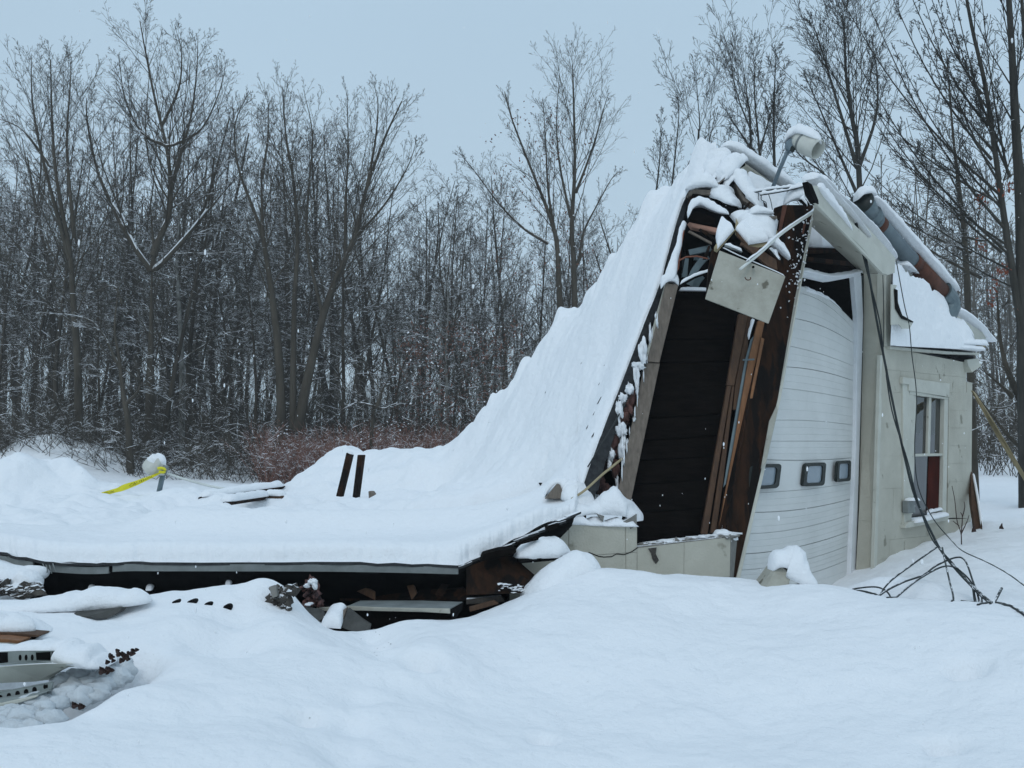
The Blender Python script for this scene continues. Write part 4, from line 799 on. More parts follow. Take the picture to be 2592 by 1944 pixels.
rb_ = PD(Z1, [(1240, 450, 9.25), (1560, 600, 9.5), (1500, 960, 9.0), (1200, 800, 9.0)])
poly("rear_slope", rb_, np.array([0, .05, -.05]), M['shingle'], gar); snow_sheet("roof_snow", [rb_[3], rb_[2], rb_[1], rb_[0]], .07, gar, 26, .3, .02)
sb = thing("support_wires", "two thin snow-dusted rods strung from the torn peak to the gable end", "rod", at(*Z1(1500, 570), 8.8))
for pts in [[(1290, 590, 8.75), (1400, 572, 8.75), (1550, 555, 8.75), (1722, 535, 8.75)], [(1340, 612, 8.7), (1480, 590, 8.7), (1600, 565, 8.72), (1722, 532, 8.74)]]:
    MB().tube(smoothpath(PD(Z1, pts), 4), .008, 6).build("rod", M['cable'], sb, 0, True); snow_ridge("snow_cap", [p + [0, 0, .005] for p in PD(Z1, pts)], .035, .025, sb, lump=.6)
for pts in [[(1328, 595), (1325, 640), (1332, 655)], [(1350, 610), (1350, 650), (1385, 670), (1395, 710)], [(1405, 600), (1425, 660), (1438, 730)]]:
    MB().tube(smoothpath([at(*Z1(x, y), 8.6) for x, y in pts], 4), .0035, 5).build("hanging_wire", M['cable'], sb)
# ducts and broken rods in the dark hole
du = thing("metal_ducts", "crumpled grey metal door tracks in the dark hole beside the hanging panel", "metal tracks", at(*ZC(800, 900), 8.6))
def duct(pts, w, nm="track"):
    P_ = smoothpath([at(*ZC(x, y), d) for x, y, d in pts], 6); V = []; Fc = []; n = len(P_)
    for i, p in enumerate(P_):
        d = P_[min(i + 1, n - 1)] - P_[max(i - 1, 0)]; d /= np.linalg.norm(d); s = np.cross(d, [0, 1., 0]); s /= np.linalg.norm(s)
        for o_, dp in [(-.5, .03), (-.5, 0), (-.42, -.006), (.42, -.006), (.5, 0), (.5, .03)]: V.append(p + s * w * o_ + np.array([0, dp, 0]))
    for i in range(n - 1):
        for k in range(5): Fc.append((i * 6 + k, i * 6 + k + 1, i * 6 + k + 7, i * 6 + k + 6))
    MB().add(V, Fc).build(nm, M['galv'], du, 0)
duct([(780, 660, 8.7), (1000, 610, 8.7), (1240, 560, 8.7)], .055); duct([(1100, 780, 8.62), (980, 920, 8.62), (880, 1080, 8.62), (780, 1340, 8.62)], .06); duct([(720, 780, 8.75), (700, 1000, 8.75), (690, 1180, 8.75)], .05)
duct([(1050, 1140, 8.75), (960, 1250, 8.75), (880, 1400, 8.75)], .07); duct([(880, 780, 8.8), (1100, 800, 8.8), (1200, 760, 8.8)], .03)
rd = MB().tube([at(*ZC(610, 1350), 8.45), at(*ZC(900, 1180), 8.42), at(*ZC(1270, 1045), 8.4)], .011, 6).build("loose_rod", M['black'], None); tag(rd, "short snow-lined rod slanting across the hole left of the hanging panel", "rod")
snow_ridge("snow_cap", [at(*ZC(590, 1320), 8.45), at(*ZC(900, 1155), 8.42), at(*ZC(1270, 1030), 8.4)], .035, .028, rd)
cb = board("narrow copper-brown upright strip at the edge of the hole, snow on its left side", [(650, 170, 8.7), (690, 180, 8.7), (610, 660, 8.6), (570, 1000, 8.5), (470, 1160, 8.45), (560, 760, 8.58)], (0, .05, 0), 'copper', zz=ZC)
snow_ridge("snow_cap", [at(*ZC(x, y), d) for x, y, d in [(700, 30, 8.75), (610, 300, 8.7), (560, 560, 8.62), (480, 800, 8.55), (420, 1060, 8.5), (370, 1200, 8.46)]], [.05, .045, .05, .07, .10, .12], [.05, .05, .05, .05, .06, .06], cb)
mb = MB().tube([at(*ZC(560, 830), 8.5), at(*ZC(720, 750), 8.5), at(*ZC(950, 735), 8.5), at(*ZC(1180, 790), 8.5)], .007, 5).build("bent_rod", M['copper'], None); tag(mb, "thin rusty bent rod arching across the dark hole", "rod")
cw = board("curled brown plank with snow on top behind the hanging panel", [(1200, 1010, 8.15), (1320, 1030, 8.15), (1470, 1130, 8.15), (1480, 1210, 8.12), (1400, 1180, 8.1), (1290, 1085, 8.12)], (0, .05, 0), 'wood_brown', [([(1400, 990, 8.2), (1450, 1010, 8.2), (1520, 1070, 8.2), (1575, 1125, 8.2)], [.1, .14, .10], [.06, .07, .03])])
vb = board("upright dark board edge beside the hanging panel", [(960, 1040, 8.3), (1010, 1050, 8.3), (960, 1240, 8.25), (930, 1400, 8.2), (910, 1440, 8.2), (930, 1200, 8.25)], (0, .05, 0), 'wood_dark')

# ------------------------------------------------------------------ broken bits in the snow, right side
ch = thing("broken_block", "wedge of broken cream block in the snow before the white door", "block", at(*Z4(310, 1420), 6.7))
poly("block_body", PD(Z4, [(150, 1425, 6.75), (240, 1305, 6.8), (262, 1306, 6.8), (320, 1370, 6.7), (305, 1400, 6.7), (320, 1440, 6.7), (320, 1500, 6.6), (150, 1500, 6.6)]), np.array([.03, .22, .02]), M['cream_dirty'], ch, .006)
poly("broken_face", PD(Z4, [(306, 1408, 6.69), (330, 1425, 6.68), (360, 1430, 6.68), (400, 1418, 6.7), (442, 1390, 6.72), (448, 1400, 6.72), (420, 1500, 6.6), (320, 1500, 6.6)]), np.array([.02, .2, 0]), M['block_raw'], ch, .006)
snow_ridge("snow_cap", PD(Z4, [(205, 1330, 6.85), (245, 1305, 6.85), (300, 1330, 6.85), (350, 1375, 6.82), (400, 1405, 6.8), (442, 1400, 6.8)]), [.22, .28, .30, .28, .2], [.07, .12, .18, .22, .18, .08], ch, lump=.12)
# meter cable bundle hanging from the gable and looping on the snow
def cable(label, pts, r, nm="cable", group=None, zz=Z4, m='cable'):
    P_ = smoothpath([at(*zz(x, y), d) for x, y, d in pts], 7)
    for p in P_: 
        g = gh(p[0], p[1])
        if p[1] < 9.0 and p[2] < g + r * .3 and p[2] > g - .25: p[2] = g + r * .3
    o = MB().tube(P_, r, 6).build(nm, M[m], None, 0, True); return tag(o, label, "cable", group)
mainp = [(*Z2(640, 600), 9.0), (*Z2(715, 700), 8.95), (*Z2(780, 880), 8.85), (*Z2(820, 1050), 8.8), (*Z2(880, 1400), 8.75), (*Z4(808, 240), 8.7), (*Z4(860, 500), 8.5), (*Z4(915, 750), 8.3), (*Z4(968, 950), 8.05), (*Z4(1060, 1150), 7.7), (*Z4(1110, 1240), 7.5), (*Z4(1200, 1350), 7.1), (*Z4(1290, 1440), 6.7), (*Z4(1400, 1530), 6.2), (*Z4(1560, 1632), 5.6)]
cable("thick black service cable falling from the gable across the wall to the lower right snow", mainp, .0105, zz=ZP)
cable("thinner black cable twined beside the thick service cable", [(x + 7 * math.sin(i * 1.9), y, d - .02) for i, (x, y, d) in enumerate(mainp)], .006, zz=ZP)
cable("thin black wire hanging over the roof snow and down past the window", [(*Z2(1020, 1000), 9.6), (*Z2(1075, 1300), 9.5), (*Z2(1110, 1450), 9.45), (*Z4(950, 200), 9.3), (*Z4(975, 420), 9.1), (*Z4(965, 700), 9.0), (*Z4(985, 900), 8.95), (*Z4(1060, 1060), 8.9), (*Z4(1160, 1180), 8.6), (*Z4(1220, 1235), 8.3), (*Z4(1340, 1290), 7.9), (*Z4(1450, 1350), 7.4), (*Z4(1560, 1430), 6.9)], .0045, zz=ZP)
for i, (pts, r, lb) in enumerate([
    ([(755, 1510, 6.5), (830, 1400, 6.9), (960, 1300, 7.2), (1080, 1215, 7.5)], .006, "black wire end rising from the snow to the service cable, topmost of the tangle"),
    ([(760, 1512, 6.4), (790, 1460, 6.6), (900, 1400, 6.9), (1010, 1360, 7.1), (1080, 1310, 7.3), (1180, 1268, 7.4), (1230, 1285, 7.3), (1270, 1390, 6.9), (1300, 1480, 6.6), (1312, 1570, 6.4)], .0065, "black wire making the widest loop of the tangle on the snow"),
    ([(820, 1525, 6.35), (900, 1450, 6.6), (990, 1380, 6.9), (1100, 1320, 7.2), (1170, 1318, 7.2), (1240, 1370, 7.0), (1290, 1440, 6.8)], .006, "black wire making the inner loop of the tangle on the snow"),
    ([(570, 1472, 6.9), (640, 1435, 7.0), (750, 1422, 7.0), (810, 1440, 6.8), (840, 1480, 6.6), (835, 1520, 6.45)], .006, "black wire bowed over the snow at the foot of the cream corner"),
    ([(1110, 1215, 7.5), (1125, 1290, 7.2), (1150, 1400, 6.8), (1168, 1480, 6.5), (1162, 1590, 6.2)], .006, "black wire hanging straight down inside the tangle"),
    ([(1275, 1440, 6.7), (1290, 1520, 6.5), (1305, 1575, 6.3), (1210, 1575, 6.3)], .006, "black wire ending in a flat hook at the bottom of the tangle"),
    ([(1268, 1420, 6.75), (1280, 1500, 6.5), (1300, 1560, 6.35), (1318, 1500, 6.4), (1310, 1450, 6.6)], .005, "black wire doubled back tightly below the service cable"),
    ([(1300, 1606, 6.0), (1370, 1525, 6.2), (1422, 1430, 6.5)], .009, "stiff black cable stub crossing the service cable"),
    ([(1362, 1585, 6.05), (1375, 1530, 6.2), (1390, 1490, 6.3)], .006, "short upright wire end beside the stiff cable stub"),
    ([(640, 1480, 6.8), (700, 1495, 6.6), (760, 1508, 6.45)], .010, "thick wire end half sunk in the snow at the foot of the door")]):
    cable(lb, pts, r, "wire", "tangled wires on the snow")
cable("thin dark cable strung down the face of the cream corner from the gable", [(*Z2(925, 1090), 9.55), (*Z2(930, 1300), 9.55), (*Z2(930, 1600), 9.5)], .004, zz=ZP)
# poles and plants right of the window wall
o = poly("brace_pole", [at(*ZF(x, y), d) for x, y, d in [(308, 380, 11.6), (330, 400, 11.6), (460, 600, 10.6), (690, 990, 9.6), (690, 1030, 9.6), (520, 760, 10.3), (400, 540, 11.2)]], np.array([.01, .06, 0]), M['wood_pale'], None, .006)
tag(o, "long pale bracing pole leaning from the wall corner down to the right", "pole")
o = poly("timber_prop", [at(*ZF(x, y), d) for x, y, d in [(296, 930, 12.0), (312, 960, 12.), (345, 1130, 11.6), (378, 1330, 11.2), (378, 1420, 11.2), (335, 1420, 11.2), (300, 1180, 11.6), (290, 1050, 11.9)]], np.array([.02, .10, 0]), M['wood_brown'], None, .006)
tag(o, "short brown timber prop leaning on the far corner of the window wall", "timber")
snow_ridge("snow_patch", [at(*ZF(x, y), d) for x, y, d in [(312, 960, 12.), (345, 1130, 11.6), (375, 1330, 11.25)]], .03, .03, o)
def twigplant(nm, label, stems, m, zz, grp=None):
    t = thing(nm, label, "plant", at(*zz(*stems[0][0][:2]), stems[0][0][2]), grp)
    for s, r in [(x, y) for x, y in stems_iter(stems)]: MB().tube(smoothpath([at(*zz(x, y), d) for x, y, d in s], 4), np.linspace(r, r * .5, (len(s) - 1) * 4 + 1), 5).build("stem", M[m], t)
    return t
def stems_iter(st_):
    for s in st_: yield (s, .006)
twigplant("sapling", "bare thin sapling standing against the cream wall right of the window", [[(232, 1460, 9.9), (228, 1380, 9.9), (200, 1290, 9.9), (185, 1150, 9.9), (165, 1050, 9.9)], [(230, 1390, 9.9), (238, 1270, 9.9), (225, 1235, 9.9)], [(232, 1380, 9.9), (270, 1300, 9.9), (285, 1255, 9.9)], [(238, 1270, 9.9), (255, 1200, 9.9), (250, 1160, 9.9)], [(215, 1330, 9.9), (190, 1310, 9.9), (172, 1295, 9.9)]], 'leaf_dead', ZF)
def dried(label, x, y, s, d):
    t = thing("dead_weed", label, "plant", at(*ZF(x, y), d), "dried weeds beyond the wall")
    for a, b in [(-.5, .2), (-.25, .9), (0, 1.), (.25, .8), (.5, .15), (-.1, .5)]:
        MB().tube([at(*ZF(x + a * s * .9, y), d), at(*ZF(x + a * s * .3, y - b * s), d), at(*ZF(x + a * s * .1 + 4, y - b * s * 1.15), d)], [.016, .012, .004], 5).build("stem", M['leaf_dead'], t)
dried("dried dark weed sticking up right at the foot of the timber prop", 320, 1420, 78, 11.0); dried("dried dark weed standing alone in the snow right of the timber prop", 512, 1418, 92, 11.2)

# ------------------------------------------------------------------ left side: lamp stub, tape, hose, timber, posts
def YS(px, Y): return blanket_z(px, Y)
Yl = 13.2
ls = thing("bent_lamp", "fallen drum lamp on a short grey pole, capped with snow beside yellow tape", "lamp", at(400, 1255, Yl))
MB().tube([at(*Z5(828, 335), Yl), at(*Z5(858, 195), Yl)], .034, 10).build("pole", M['steel_blue'], ls, 0, True)
MB().tube([at(*Z5(868, 190), Yl), at(*Z5(800, 165), Yl - .1)], [.07, .125], 20).build("housing", M['lamp_cup'], ls, 0, True)
MB().tube([at(*Z5(806, 168), Yl - .08), at(*Z5(790, 152), Yl - .14)], [.125, .12], 20).build("reflector", M['lamp_cup'], ls, 0, True)
V, Fc = blob(at(*Z5(826, 148), Yl - .02), [.125, .13, .135], 5, 3, .28, -.7); MB().add(V, Fc).build("snow_cap", M['snow'], ls, 0, True)
MB().tube([at(*Z5(850, 180), Yl - .12), at(*Z5(880, 190), Yl - .1)], .055, 8).build("knuckle", M['fascia_grey'], ls, 0, True)
# tape
tp_ = thing("caution_tape", "yellow caution tape stretched from the snow-capped lamp down to the snow", "tape", at(*Z5(700, 260), 12.8))
q0 = [(845, 196, 13.1), (790, 215, 13.0), (720, 240, 12.9), (650, 262, 12.8), (610, 282, 12.75), (560, 296, 12.7), (505, 313, 12.6)]; wd = [8, 17, 26, 32, 22, 20, 5]
up_ = [at(*Z5(x, y), d) for x, y, d in q0]; lo_ = [at(*Z5(x, y + w), d - .03) for (x, y, d), w in zip(q0, wd)]
U1, L1 = smoothpath(up_, 6), smoothpath(lo_, 6); V = []; Fc = []
for i, (a, b) in enumerate(zip(U1, L1)): V += [a, (a + b) / 2 + [0, -.012 * math.sin(i * .8), 0], b]
for i in range(len(U1) - 1): b = i * 3; Fc += [(b, b + 1, b + 4, b + 3), (b + 1, b + 2, b + 5, b + 4)]
tb = MB().add(V, Fc).build("tape_strip", M['tape'], tp_)
so_ = tb.modifiers.new("s", 'SOLIDIFY'); so_.thickness = .002
MB().tube(smoothpath([at(*Z5(x, y), 12.98) for x, y in [(828, 178), (850, 176), (866, 184), (858, 198), (835, 194)]], 4), .02, 5).build("tape_knot", M['tape'], tp_)
def tape_text(s_, t0, t1):
    cu = bpy.data.curves.new("lettering", 'FONT'); cu.body = s_; cu.size = 1; cu.resolution_u = 1
    ob = bpy.data.objects.new("lettering", cu); COL.objects.link(ob); dg = bpy.context.evaluated_depsgraph_get(); me = bpy.data.meshes.new_from_object(ob.evaluated_get(dg)); bpy.data.objects.remove(ob)
    co = np.array([v.co[:] for v in me.vertices]); w = co[:, 0].max(); n = len(U1) - 1
    for v in me.vertices:
        u = (t0 + (t1 - t0) * (1 - v.co[0] / w)) * n; i = min(int(u), n - 1); f = u - i; a = U1[i] * (1 - f) + U1[i + 1] * f; b = L1[i] * (1 - f) + L1[i + 1] * f
        p = b + (a - b) * (.18 + .80 * v.co[1]); p = p + np.array([0, -.03, 0]); v.co = p
    link("lettering", me, M['black'], tp_)
tape_text("CAUTION", .14, .42); tape_text("CAUTION", .70, .97)
hs = MB().tube(smoothpath([at(*Z5(x, y), d) for x, y, d in [(870, 200, 13.1), (950, 228, 13.2), (1100, 270, 13.3), (1240, 292, 13.3), (1340, 298, 13.3), (1450, 285, 13.5), (1590, 262, 13.9)]], 6), .018, 6).build("white_hose", M['pvc'], None, 0, True)
tag(hs, "white hose sagging from the snow-capped lamp across the timber pile", "hose")
for lb, a, b, w, m, d in [("dark beam at the front of the small timber pile beside the white hose", (1170, 352), (1380, 322), 20, 'wood_dark', 12.9), ("longest snowy beam of the small timber pile beside the white hose", (1040, 328), (1478, 268), 22, 'wood_dark', 13.2), ("short beam at the right end of the small timber pile", (1395, 318), (1485, 322), 16, 'wood_brown', 12.8)]:
    dA = min(surfY(*Z5(a[0], a[1] + 14)), 14.); dB = min(surfY(*Z5(b[0], b[1] + 22)), 14.2); A = at(*Z5(*a), dA); B = at(*Z5(*b), dB); w_ = w * .6 / F * dA
    o = MB().prism([A + [0, 0, -w_], B + [0, 0, -w_], B + [0, 0, 0], A + [0, 0, 0]], np.array([.02, .14, 0])).build("timber", M[m], None, .006); tag(o, lb, "timber", "timber pile by the hose")
    snow_ridge("snow_cap", [A + [0, .07, 0], (A + B) / 2 + [0, .07, 0], B + [0, .07, 0]], .17, .075, o)
dq = surfY(*Z5(1355, 342)) - .05
o = poly("timber", [at(*Z5(x, y), dq) for x, y in [(1352, 310), (1385, 300), (1362, 342), (1345, 340)]], np.array([0, .05, 0]), M['wood_grey'], None); tag(o, "small cross piece standing on the timber pile by the white hose", "timber")
p1 = poly("standing_post", PD(Z6, [(433, 112, 11.8), (466, 125, 11.8), (402, 388, 11.6), (368, 384, 11.6), (400, 255, 11.7)]), np.array([.02, .08, 0]), M['wood_dark'], None, .006); tag(p1, "leaning dark post with a snowy tip, left of two in the snow", "post", "pair of posts sticking from the snow")
snow_ridge("snow_cap", PD(Z6, [(435, 116, 11.85), (452, 112, 11.85), (468, 128, 11.83)]), .08, .03, p1)
p2 = poly("standing_post", PD(Z6, [(503, 126, 11.5), (538, 126, 11.5), (500, 418, 11.4), (468, 414, 11.4)]), np.array([.02, .08, 0]), M['wood_dark'], None, .006); tag(p2, "dark post with a flat bare top, right of two in the snow", "post", "pair of posts sticking from the snow")
p3 = poly("wood_stub", PD(Z6, [(570, 352, 11.2), (592, 352, 11.2), (608, 376, 11.2), (585, 412, 11.2), (573, 400, 11.2)]), np.array([.02, .08, 0]), M['wood_grey'], None, .006); tag(p3, "small broken stub in the snow right of the two dark posts", "stub")
q4 = surfY(*Z6(1740, 400), 7.6, 12.) - .10; p4 = poly("roof_fragment", PD(Z6, [(1665, 400, q4), (1742, 304, q4), (1760, 316, q4), (1805, 400, q4)]), np.array([.05, .2, 0]), M['wood_grey'], None, .006); tag(p4, "brown triangular board end poking from the snow at the foot of the slope", "board")
snow_ridge("snow_cap", PD(Z6, [(1668, 380, q4 + .12), (1700, 335, q4 + .12), (1742, 300, q4 + .12), (1775, 330, q4 + .12), (1830, 375, q4 + .1), (1880, 410, q4), (1940, 436, q4 - .1)]), [.10, .14, .16, .24, .26, .2], [.03, .05, .05, .12, .14, .08], p4)
q5 = surfY(*Z6(1640, 308), 8., 12.) - .03; p5 = poly("roof_fragment", PD(Z6, [(1630, 300, q5), (1655, 300, q5), (1640, 318, q5)]), np.array([0, .05, 0]), M['black'], None); tag(p5, "tiny black shingle corner showing through the snow slope", "shingle")
sk = MB().tube(smoothpath(PD(Z6, [(1835, 402, 7.9), (1920, 345, 7.95), (2020, 255, 8.0), (2100, 190, 8.1), (2150, 150, 8.2)]), 4), .010, 6).build("stick", M['wood_pale'], None); tag(sk, "pale thin stick leaning into the dark gap beside the grey stud", "stick")
for i, pts in enumerate([[(1660, 390), (1800, 290), (1945, 185), (1960, 150)], [(1780, 330), (1880, 260), (1950, 190)], [(1850, 330), (1890, 260), (1940, 200)]]):
    pass
wv = MB().tube(smoothpath(PD(Z3, [(285, 1000, 8.1), (430, 760, 8.2), (560, 520, 8.3), (600, 440, 8.35)]), 4), .006, 5).build("slack_wire", M['cable'], None); tag(wv, "black wire running up the gap beside the snow slope", "wire")
# small dark marks of shingles showing through the slope
for x, y, a in [(545, 1290, 8), (678, 1185, 10), (552, 1330, 5)]:
    pass

# ------------------------------------------------------------------ wreckage at the open right end of the fallen roof
def wb(label, pts, back, m, nm="wreck_board", cat="board", bv=.004, grp=None): o = poly(nm, PD(Z6, pts), np.array(back, float), M[m], None, bv); return tag(o, label, cat, grp)
g_ = "broken sheathing layers under the roof corner"
wb("black board end poking highest from under the snowy roof corner", [(1685, 575, 7.1), (1765, 550, 7.2), (1758, 580, 7.2), (1690, 605, 7.1)], (-.02, .05, 0), 'wood_black', grp=g_)
wb("black board end poking out just below the highest one", [(1500, 672, 6.98), (1634, 630, 7.05), (1632, 655, 7.05), (1500, 690, 6.98)], (-.02, .05, 0), 'wood_black', grp=g_)
wb("thick black beam end under the snowy roof corner", [(1290, 745, 6.9), (1390, 718, 6.93), (1490, 705, 6.98), (1492, 735, 6.98), (1460, 752, 6.95), (1270, 790, 6.9)], (-.02, .2, 0), 'wood_black', grp=g_)
mb = MB(); r = random.Random(3)
for k in range(14):
    t = k / 13; x = 1150 + 720 * t; y = 815 - 330 * t + r.uniform(-4, 14) * (1 - t * .6); A = at(*Z6(x - 60, y + 22 + 6 * r.random()), 6.93 + .55 * t); B = at(*Z6(x + r.uniform(10, 45), y - 6), 6.95 + .58 * t)
    mb.prism([A, B, B + [0, 0, -.016], A + [0, 0, -.020]], np.array([-.02, .06, 0]))
o = mb.build("shingle_layers", M['shingle'], roof)
sd_ = wb("dark panel leaning under the roof corner", [(1180, 830, 6.95), (1350, 760, 7.1), (1470, 760, 7.15), (1545, 825, 7.1), (1710, 965, 7.0), (1675, 980, 6.95), (1420, 990, 6.9), (1180, 1000, 6.9)], (0, .04, 0), 'wood_dark')  # dark brown wood tone throughout
poly("panel_edge", PD(Z6, [(1668, 975, 6.93), (1698, 952, 6.96), (1715, 966, 6.96), (1682, 982, 6.93)]), np.array([0, .03, 0]), M['black'], sd_)
mb = MB(); 
for k in range(60):
    x = r.uniform(1380, 1680); t = (x - 1380) / 300; y = r.uniform(925 + 15 * t, 985); V, Fc = blob(at(*Z6(x, y), 6.9 + .03 * t), [r.uniform(.003, .022), .006, r.uniform(.002, .007)], k + 400, 2, .9); mb.add(V, Fc)
mb.build("snow_spatter", M['snow'], sd_, 0, True)
pk = wb("plank end carrying a thick loaf of snow against the block wall", [(1510, 775, 7.0), (1660, 765, 7.05), (1770, 755, 7.1), (1812, 742, 7.15), (1812, 765, 7.15), (1720, 785, 7.05), (1515, 802, 7.0)], (-.03, .25, 0), 'black', "snowy_plank", "plank")
snow_ridge("snow_cap", PD(Z6, [(1480, 760, 7.1), (1560, 762, 7.12), (1660, 758, 7.15), (1740, 752, 7.2), (1812, 742, 7.25)]), [.18, .2, .2, .2, .16], [.09, .12, .14, .15, .12], pk, lump=.08)
lg = MB().tube(PD(Z6, [(1600, 1010, 6.85), (1800, 905, 7.0), (1985, 838, 7.1)]), .05, 10).build("buried_pipe", M['black'], None); tag(lg, "round post buried under a smooth roll of snow before the block wall", "post")
snow_ridge("snow_cap", PD(Z6, [(1560, 1040, 6.85), (1700, 965, 6.93), (1800, 915, 7.0), (1900, 870, 7.05), (1995, 845, 7.1)]), [.36, .34, .32, .30, .26], [.08, .15, .17, .19, .18], lg, lump=.06)
bb = thing("soffit_box", "fallen cream soffit board lying in the black gap under the roof", "board", at(*Z6(700, 1090), 6.6))
poly("front_face", PD(Z6, [(245, 1078, 6.65), (440, 1068, 6.6), (700, 1078, 6.58), (1078, 1084, 6.55), (1080, 1114, 6.55), (900, 1104, 6.57), (470, 1095, 6.6), (250, 1100, 6.65)]), np.array([0, .02, 0]), M['cream_dirty'], bb)
poly("top_face", PD(Z6, [(440, 1066, 6.62), (700, 1076, 6.60), (1080, 1082, 6.57), (1158, 1040, 6.85), (900, 1032, 6.9), (520, 1032, 6.9)]), np.array([0, .0, -.015]), M['fascia_grey'], bb)
poly("end_face", PD(Z6, [(1080, 1086, 6.56), (1158, 1042, 6.84), (1150, 1090, 6.84), (1100, 1150, 6.6), (1084, 1140, 6.56)]), np.array([.01, .01, 0]), M['black'], bb)
gs = wb("dark green shingled scrap standing in the snow under the cream soffit board", [(400, 1200, 6.42), (445, 1080, 6.5), (530, 1150, 6.46), (585, 1185, 6.42), (575, 1230, 6.38), (500, 1235, 6.38)], (0, .05, 0), 'beam_grey')
gs2 = wb("dark shingled scrap left of the cream soffit board", [(155, 1130, 6.45), (180, 1075, 6.5), (290, 1100, 6.5), (295, 1135, 6.45), (240, 1190, 6.4)], (0, .05, 0), 'beam_grey')
ws_ = wb("narrow snow-covered flap between the two dark shingled scraps", [(280, 1180, 6.45), (440, 1075, 6.52), (400, 1200, 6.42), (300, 1220, 6.4)], (0, .05, 0), 'wood_grey'); snow_sheet("snow_cap", PD(Z6, [(270, 1195, 6.4), (400, 1205, 6.38), (440, 1080, 6.6), (330, 1090, 6.65)]), .06, ws_, 14, .2, .02)
bd = wb("long brown beam lying far inside the black gap", [(380, 1010, 7.3), (560, 965, 7.3), (900, 970, 7.2), (1160, 960, 7.1), (1200, 1010, 7.0), (1160, 1035, 7.0), (700, 1028, 7.2), (400, 1040, 7.3)], (0, .12, 0), 'wood_dark')
ins = thing("insulation_clump", "ragged pinkish insulation clump dusted with snow in the black gap", "insulation", at(*Z6(220, 990), 6.6))
mb = MB(); ms_ = MB()
for k in range(34): x, y = r.gauss(222, 30), r.gauss(1000, 38); w = r.uniform(8, 24); V, Fc = blob(at(*Z6(x, y), 6.62 + r.uniform(0, .08)), [w * .0011, .05, w * r.uniform(.6, 1.5) * .0011], k + 9, 2, .9); mb.add(V, Fc)
for x, y, w, h, k in [(225, 915, 26, 16, 1), (190, 940, 16, 12, 2), (240, 940, 14, 22, 3), (200, 1055, 20, 10, 5)]: V, Fc = blob(at(*Z6(x, y), 6.55), [w * .0011, .04, h * .0011], k + 9, 3, .5); ms_.add(V, Fc)
mb.build("fibre", M['insulation'], ins, 0, True); ms_.build("snow_patch", M['snow'], ins, 0, True)
rbk = thing("rubble_lump", "ragged wood and leaf rubble poking through the snow hump before the gap", "rubble", at(*Z5(1470, 870), 6.1))
mb = MB()
for k in range(26):
    x = r.gauss(1480, 32); y = r.uniform(800, 930); V, Fc = blob(at(*Z5(x, y), 6.16), [r.uniform(.02, .05), .04, r.uniform(.015, .04)], k + 90, 2, .7); mb.add(V, Fc)
for k in range(10):
    x = r.uniform(1310, 1400); y = r.uniform(915, 945); V, Fc = blob(at(*Z5(x, y), 6.12), [r.uniform(.015, .04), .03, r.uniform(.01, .02)], k + 190, 2, .6); mb.add(V, Fc)
mb.build("debris", M['rubble'], rbk)
poly("block_chip", [at(*Z5(x, y), 6.08) for x, y in [(1410, 800), (1445, 788), (1456, 850), (1430, 858)]], np.array([0, .05, 0]), M['block_raw'], rbk)
# row of black discs standing in for the dark holes of a buried beam
hb_ = thing("perforated_beam", "snow-buried beam showing a row of four dark round holes", "beam", at(*Z5(1060, 925), 6.0))
for x, y, w, h in [(925, 925, 24, 13), (1008, 929, 28, 14), (1095, 923, 24, 12), (1195, 935, 26, 22)]:
    p = at(*Z5(x, y), 6.02); p[2] = max(p[2], gh(p[0], p[1]) + .0); c = p
    V = []; n = 16
    for k in range(n): a = 2 * math.pi * k / n; V.append(c + np.array([math.cos(a) * w * .0010, -.008, math.sin(a) * h * .0010]))
    for k in range(n): a = 2 * math.pi * k / n; V.append(c + np.array([math.cos(a) * w * .0010, .10, math.sin(a) * h * .0010]))
    MB().add(V, [tuple(range(n))] + [(k, (k + 1) % n, n + (k + 1) % n, n + k) for k in range(n)]).build("hole", M['black'], hb_)
gb_ = poly("buried_beam", [at(*Z5(x, y), d) for x, y, d in [(345, 962, 5.75), (400, 932, 5.8), (640, 905, 5.85), (622, 935, 5.8), (560, 965, 5.75), (510, 968, 5.7), (450, 955, 5.7)]], np.array([0, .1, 0]), M['beam_grey'], None); tag(gb_, "dark grey beam side showing under a long roll of snow, left of the holes", "beam")
snow_ridge("snow_cap", [at(*Z5(x, y), d) for x, y, d in [(-250, 930, 5.95), (150, 915, 5.95), (380, 905, 5.95), (560, 895, 5.98), (700, 880, 6.0), (790, 860, 6.05)]], [.30, .30, .30, .28, .26, .2], [.05, .06, .09, .11, .10, .05], gb_, lump=.15)
snow_ridge("snow_cap", [at(*Z5(x, y), d) for x, y, d in [(-250, 1030, 5.3), (60, 1015, 5.35), (160, 1025, 5.4), (250, 1035, 5.4)]], [.30, .30, .26, .16], [.08, .08, .06, .02], gb_, lump=.2)
ll = thing("snowy_rubble", "snow-topped rubble heap at the left edge beneath the sagging eave", "rubble", at(*ZA(200, 1000), 6.4))
V, Fc = blob(at(*ZA(60, 960), 6.75), [.24, .2, .13], 12, 3, .2); MB().add(V, Fc).build("snow_cap", M['snow'], ll, 0, True)
V, Fc = blob(at(*ZA(-200, 980), 6.75), [.3, .2, .15], 13, 3, .2); MB().add(V, Fc).build("snow_cap", M['snow'], ll, 0, True)
V, Fc = blob(at(*ZA(400, 850), 6.8), [.12, .1, .06], 14, 3, .2); MB().add(V, Fc).build("snow_cap", M['snow'], ll, 0, True)
V, Fc = blob(at(*ZA(360, 1000), 6.62), [.10, .12, .10], 18, 3, .25); MB().add(V, Fc).build("snow_cap", M['snow'], ll, 0, True)
mb = MB()
